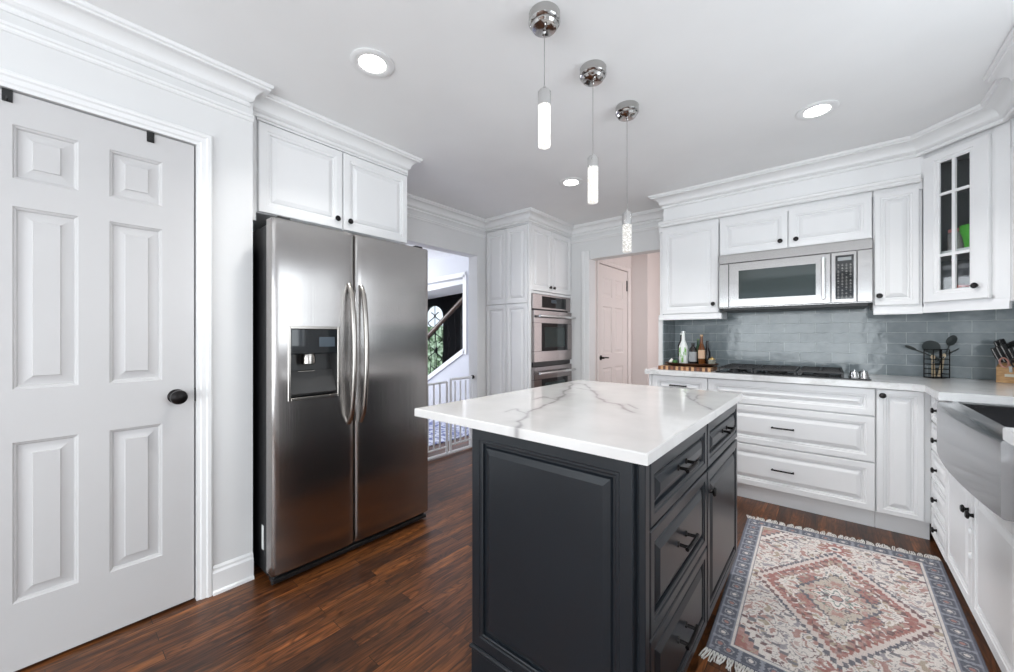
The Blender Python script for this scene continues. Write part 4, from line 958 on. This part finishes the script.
# ------------------------------------------------------------ area rug
P4 = [(-.372, 1.625), (.418, 1.600), (.446, 3.050), (-.425, 2.960)]
def bl(s, t):
    a = [P4[0][i] + (P4[1][i] - P4[0][i]) * s for i in (0, 1)]; c = [P4[3][i] + (P4[2][i] - P4[3][i]) * s for i in (0, 1)]
    return (a[0] + (c[0] - a[0]) * t, a[1] + (c[1] - a[1]) * t)
RW, RL = .83, 1.40
CREAM = (.80, .74, .70); RED_ = (.36, .12, .10); ROSE = (.44, .23, .20); NAVY = (.075, .075, .11); SLATE = (.115, .12, .150); TAN = (.42, .33, .24); GRN = (.13, .20, .18); PLUM = (.14, .055, .06)
def lerp(a, c, t): t = max(0, min(1, t)); return tuple(a[i] + (c[i] - a[i]) * t for i in range(3))
def nz(x, y, s, k): return noise.noise(Vector((x * s, y * s, k)))
def rugcol(s, t):
    x = (s - .5) * RW; y = (t - .5) * RL; ex = RW / 2 - abs(x); ey = RL / 2 - abs(y); e = min(ex, ey)
    x += nz(x, y, 40, 1) * .003; y += nz(x, y, 40, 2) * .003
    ax, ay = abs(x), abs(y)
    if e < .010: c = SLATE
    elif e < .078:
        c = SLATE; q_ = (e - .044); per = (y if ex < ey else x); ph = (per / .075) % 1 - .5; k = int(per // .075)
        d = math.hypot(ph * .075, q_); ang = math.atan2(q_, ph * .075)
        if d < .009: c = ROSE if k % 2 else CREAM
        elif .014 < d < .0185 + .002 * math.sin(ang * 5): c = (.42, .41, .42)
        elif abs(abs(ph) - .5) * .075 < .003 + .006 * abs(math.sin(q_ * 180)): c = (.33, .34, .38)
        elif e < .016 or e > .072: c = (.25, .26, .31)
    elif e < .088: c = CREAM
    elif e < .092: c = NAVY
    else:
        c = CREAM; step = .018
        qx = math.floor(ax / step + .5) * step; 
        m1 = ay * .62 + qx * .95          # outer stepped medallion metric
        m2 = math.floor(ay / .03 + .5) * .03 * .62 + ax * .95
        m = min(m1, m2)
        # scattered flecks on the field
        gx, gy = x / .040, y / .044; ix, iy = math.floor(gx), math.floor(gy); h = (ix * 73856093 ^ iy * 19349663) & 1023
        fx, fy = gx - ix - .5, gy - iy - .5; a = h / 1023 * PI; u = fx * math.cos(a) + fy * math.sin(a); v = -fx * math.sin(a) + fy * math.cos(a)
        fleck = abs(v + .25 * math.sin(u * 6)) < .095 and abs(u) < .40
        fl2 = abs(u - .12) < .07 and abs(v) < .3
        fc = (NAVY, PLUM, (.22, .20, .21), ROSE)[h % 4]
        pn = nz(ax, ay, 27, 21) + .35 * nz(ax, ay, 62, 31); pn2 = nz(ax, ay, 9, 41)
        # corner spandrels
        cx = RW / 2 - .092 - ax; cy = RL / 2 - .092 - ay; cs = math.floor(cx / .02) * .02 + cy * .62
        if cs < .135:
            c = ROSE if cs < .08 else CREAM
            if cs < .045: c = RED_ if (h % 3) else TAN
            if .078 < cs < .090: c = NAVY
            elif fleck and h % 2: c = TAN if cs < .08 else fc
            if .125 < cs: c = PLUM
        elif m < .30:
            if m > .286: c = NAVY if ay > .15 else PLUM
            elif m > .262: c = lerp(CREAM, ROSE, .25)
            elif m > .250: c = RED_
            elif m > .205:
                c = PLUM if int((x + 9) / .026) % 2 ^ int((y + 9) / .03) % 2 else ROSE
                if fl2: c = CREAM
                elif pn > .22: c = RED_
                elif pn < -.30: c = TAN
            elif m > .196: c = CREAM
            elif m > .14:
                c = CREAM if (abs(ax - .10) + abs(ay - .09) * .7) > .055 else RED_
                if abs((abs(ax - .10) + abs(ay - .09) * .7) - .055) < .006: c = NAVY
                if abs(pn) < .05: c = (NAVY, PLUM, ROSE, GRN)[h % 4]
                elif pn > .26: c = ROSE
                elif pn < -.30: c = TAN
            elif m > .130: c = NAVY
            else:
                d = math.hypot(x, y); an = math.atan2(y, x); pr = .05 + .016 * math.cos(an * 8)
                c = lerp(TAN, CREAM, .35) if d > pr + .035 else CREAM
                if abs(d - pr) < .005: c = GRN
                elif d < .018: c = ROSE
                elif d < .024: c = NAVY
                elif abs(d - pr - .03) < .004: c = RED_
                elif abs(pn) < .05: c = (GRN, ROSE, NAVY, PLUM)[h % 4]
                elif pn > .28: c = ROSE
        else:
            # sunburst motifs on the long axis
            d = math.hypot(x, ay - .53)
            if d < .055 + .018 * math.cos(math.atan2(x, ay - .53) * 12):
                c = RED_ if d > .028 else (CREAM if d > .014 else NAVY)
            elif abs(pn) < .045: c = fc if pn2 > 0 else (.24, .21, .22)
            elif pn > .34: c = ROSE if pn2 > 0 else lerp(ROSE, CREAM, .4)
            elif pn < -.36: c = TAN if pn2 > 0 else (.33, .30, .33)
            elif fleck and h % 2: c = fc
            q_ = math.floor(ax / .03) * .03 * .95 + abs(ay - .40) * .9
            if abs(q_ - .26) < .007 and ax > .10: c = (.17, .16, .18)
            elif .255 < q_ < .40 and ax > .2 and fl2: c = ROSE
    wear = .5 + .5 * nz(x, y, 6, 5); c = lerp(c, CREAM if e > .088 else (.27, .28, .32), .12 + .30 * max(0, nz(x, y, 55, 9)) + .22 * wear * max(0, nz(x, y, 14, 4)))
    return c
r = thing('area_rug', 'faded red and cream medallion rug with slate border and fringe on the floor', 'rug', (.02, 2.3, 0))
nx, ny = 260, 430; vs_, cols, fs = [], [], []
for j in range(ny + 1):
    for i in range(nx + 1):
        s, t = i / nx, j / ny; x, y = bl(s, t); e = min(s, 1 - s, t * 1.7, (1 - t) * 1.7)
        z = .009 + .0012 * noise.noise(Vector((x * 5, y * 5, 1))) - (.004 if e < .001 else 0)
        vs_.append((x - .02, y - 2.3, z)); cols.extend((*rugcol(s, t), 1))
for j in range(ny):
    for i in range(nx): k = j * (nx + 1) + i; fs.append((k, k + 1, k + nx + 2, k + nx + 1))
nb = len(vs_); ring = list(range(nx + 1)) + [j * (nx + 1) + nx for j in range(1, ny + 1)] + [ny * (nx + 1) + i for i in range(nx - 1, -1, -1)] + [j * (nx + 1) for j in range(ny - 1, 0, -1)]
for k in ring: vs_.append((vs_[k][0], vs_[k][1], .001)); cols.extend((*SLATE, 1))
for i in range(len(ring)): j = (i + 1) % len(ring); fs.append((ring[j], ring[i], nb + i, nb + j))
fs.append(tuple(range(nb, nb + len(ring)))[::-1])
me = bpy.data.meshes.new('rug_pile'); me.from_pydata(vs_, [], fs); me.materials.append(RUG)
ca_ = me.color_attributes.new('Col', 'FLOAT_COLOR', 'POINT'); ca_.data.foreach_set('color', cols)
o = bpy.data.objects.new('rug_pile', me); COL.objects.link(o); o.parent = r
for t0, sg in ((0, -1), (1, 1)):
    b = MB(); N = 64
    for k in range(N):
        s = (k + .5) / N; x, y = bl(s, t0); L = .045 + .02 * random.random(); dx = (random.random() - .5) * .035
        for q_ in (-1, 1):
            b.tube([(x + q_ * .002, y - sg * .002, .008), (x + dx * .4 + q_ * .005, y + sg * L * .5, .008), (x + dx + q_ * .003, y + sg * L, .005)], [.0030, .0028, .0022], 5)
    o = b.build('fringe', FRINGE, r); o['kind'] = 'stuff'

# ------------------------------------------------------------ lights of the room
def downlight(label, x, y):
    r = thing('recessed_light', label, 'ceiling light', (x, y, CH), 'recessed ceiling lights')
    b = MB(); b.lathe((x, y, CH), [(.060, -.0005), (.094, -.001), (.096, -.005), (.090, -.008), (.066, -.009), (.056, -.004)], n=40); b.build('trim_ring', TRIM, r)
    b = MB(); b.lathe((x, y, CH), [(0, -.006), (.057, -.006), (.057, -.003), (0, -.003)], n=40); b.build('diffuser', LED, r)
    l = bpy.data.lights.new('downlight_lamp', 'AREA'); l.shape = 'DISK'; l.size = .11; l.energy = 5; l.spread = 2.1; l.color = (1, .985, .955)
    o = bpy.data.objects.new('downlight_lamp', l); COL.objects.link(o); o.parent = r; o.location = (0, 0, -.012)
downlight('round recessed ceiling light nearest the closet door and refrigerator', -1.598, .955)
downlight('round recessed ceiling light at the far left, near the tall oven cabinet', -1.61, 2.722)
downlight('round recessed ceiling light at the right, in front of the microwave', -.063, 2.722)
def pendant(label, y, zc, zt, zb):
    x = -.848; r = thing('pendant_light', label, 'pendant lamp', (x, y, CH), 'pendants over the island')
    b = MB(); b.lathe((x, y, CH), [(0, -.0005), (.058, -.0005), (.060, -.004), (.061, -.036), (.056, -.043), (.052, -.045), (.052, -.050), (.046, -.058), (.030, -.063), (0, -.064)], n=40)
    b.lathe((x, y, CH - .062), [(.006, 0), (.007, -.010), (.003, -.016), (0, -.016)], n=14); b.tube([(x + .02, y - .02, CH - .060), (x + .02, y - .02, CH - .070)], .006, 10); b.build('canopy', CHROME, r)
    b = MB(); b.tube([(x, y, CH - .06), (x, y, zc + .002)], .0013, 6); b.build('cord', M('cord_grey', (.30, .29, .28), .4, .6), r)
    b = MB(); b.lathe((x, y, 0), [(0, zc + .012), (.004, zc + .012), (.006, zc), (.019, zc - .004), (.0245, zc - .012), (.0245, zt), (0, zt)], n=28); b.build('socket_cap', KNIFE, r)
    b = MB(); b.lathe((x, y, 0), [(0, zt - .0005), (.0235, zt - .0005), (.0235, zb + .003), (.021, zb), (0, zb)], n=28); b.build('glass_rod', PENDS[0 if y < 1.4 else 1 if y < 1.8 else 2], r)
pendant('chrome pendant with a lit bubble-glass rod, nearest of the three over the island', 1.235, 2.150, 2.085, 1.928)
pendant('chrome pendant with a lit bubble-glass rod, middle of the three over the island', 1.630, 2.035, 1.978, 1.817)
pendant('chrome pendant with a lit bubble-glass rod, farthest of the three by the hall opening', 2.020, 1.872, 1.800, 1.654)
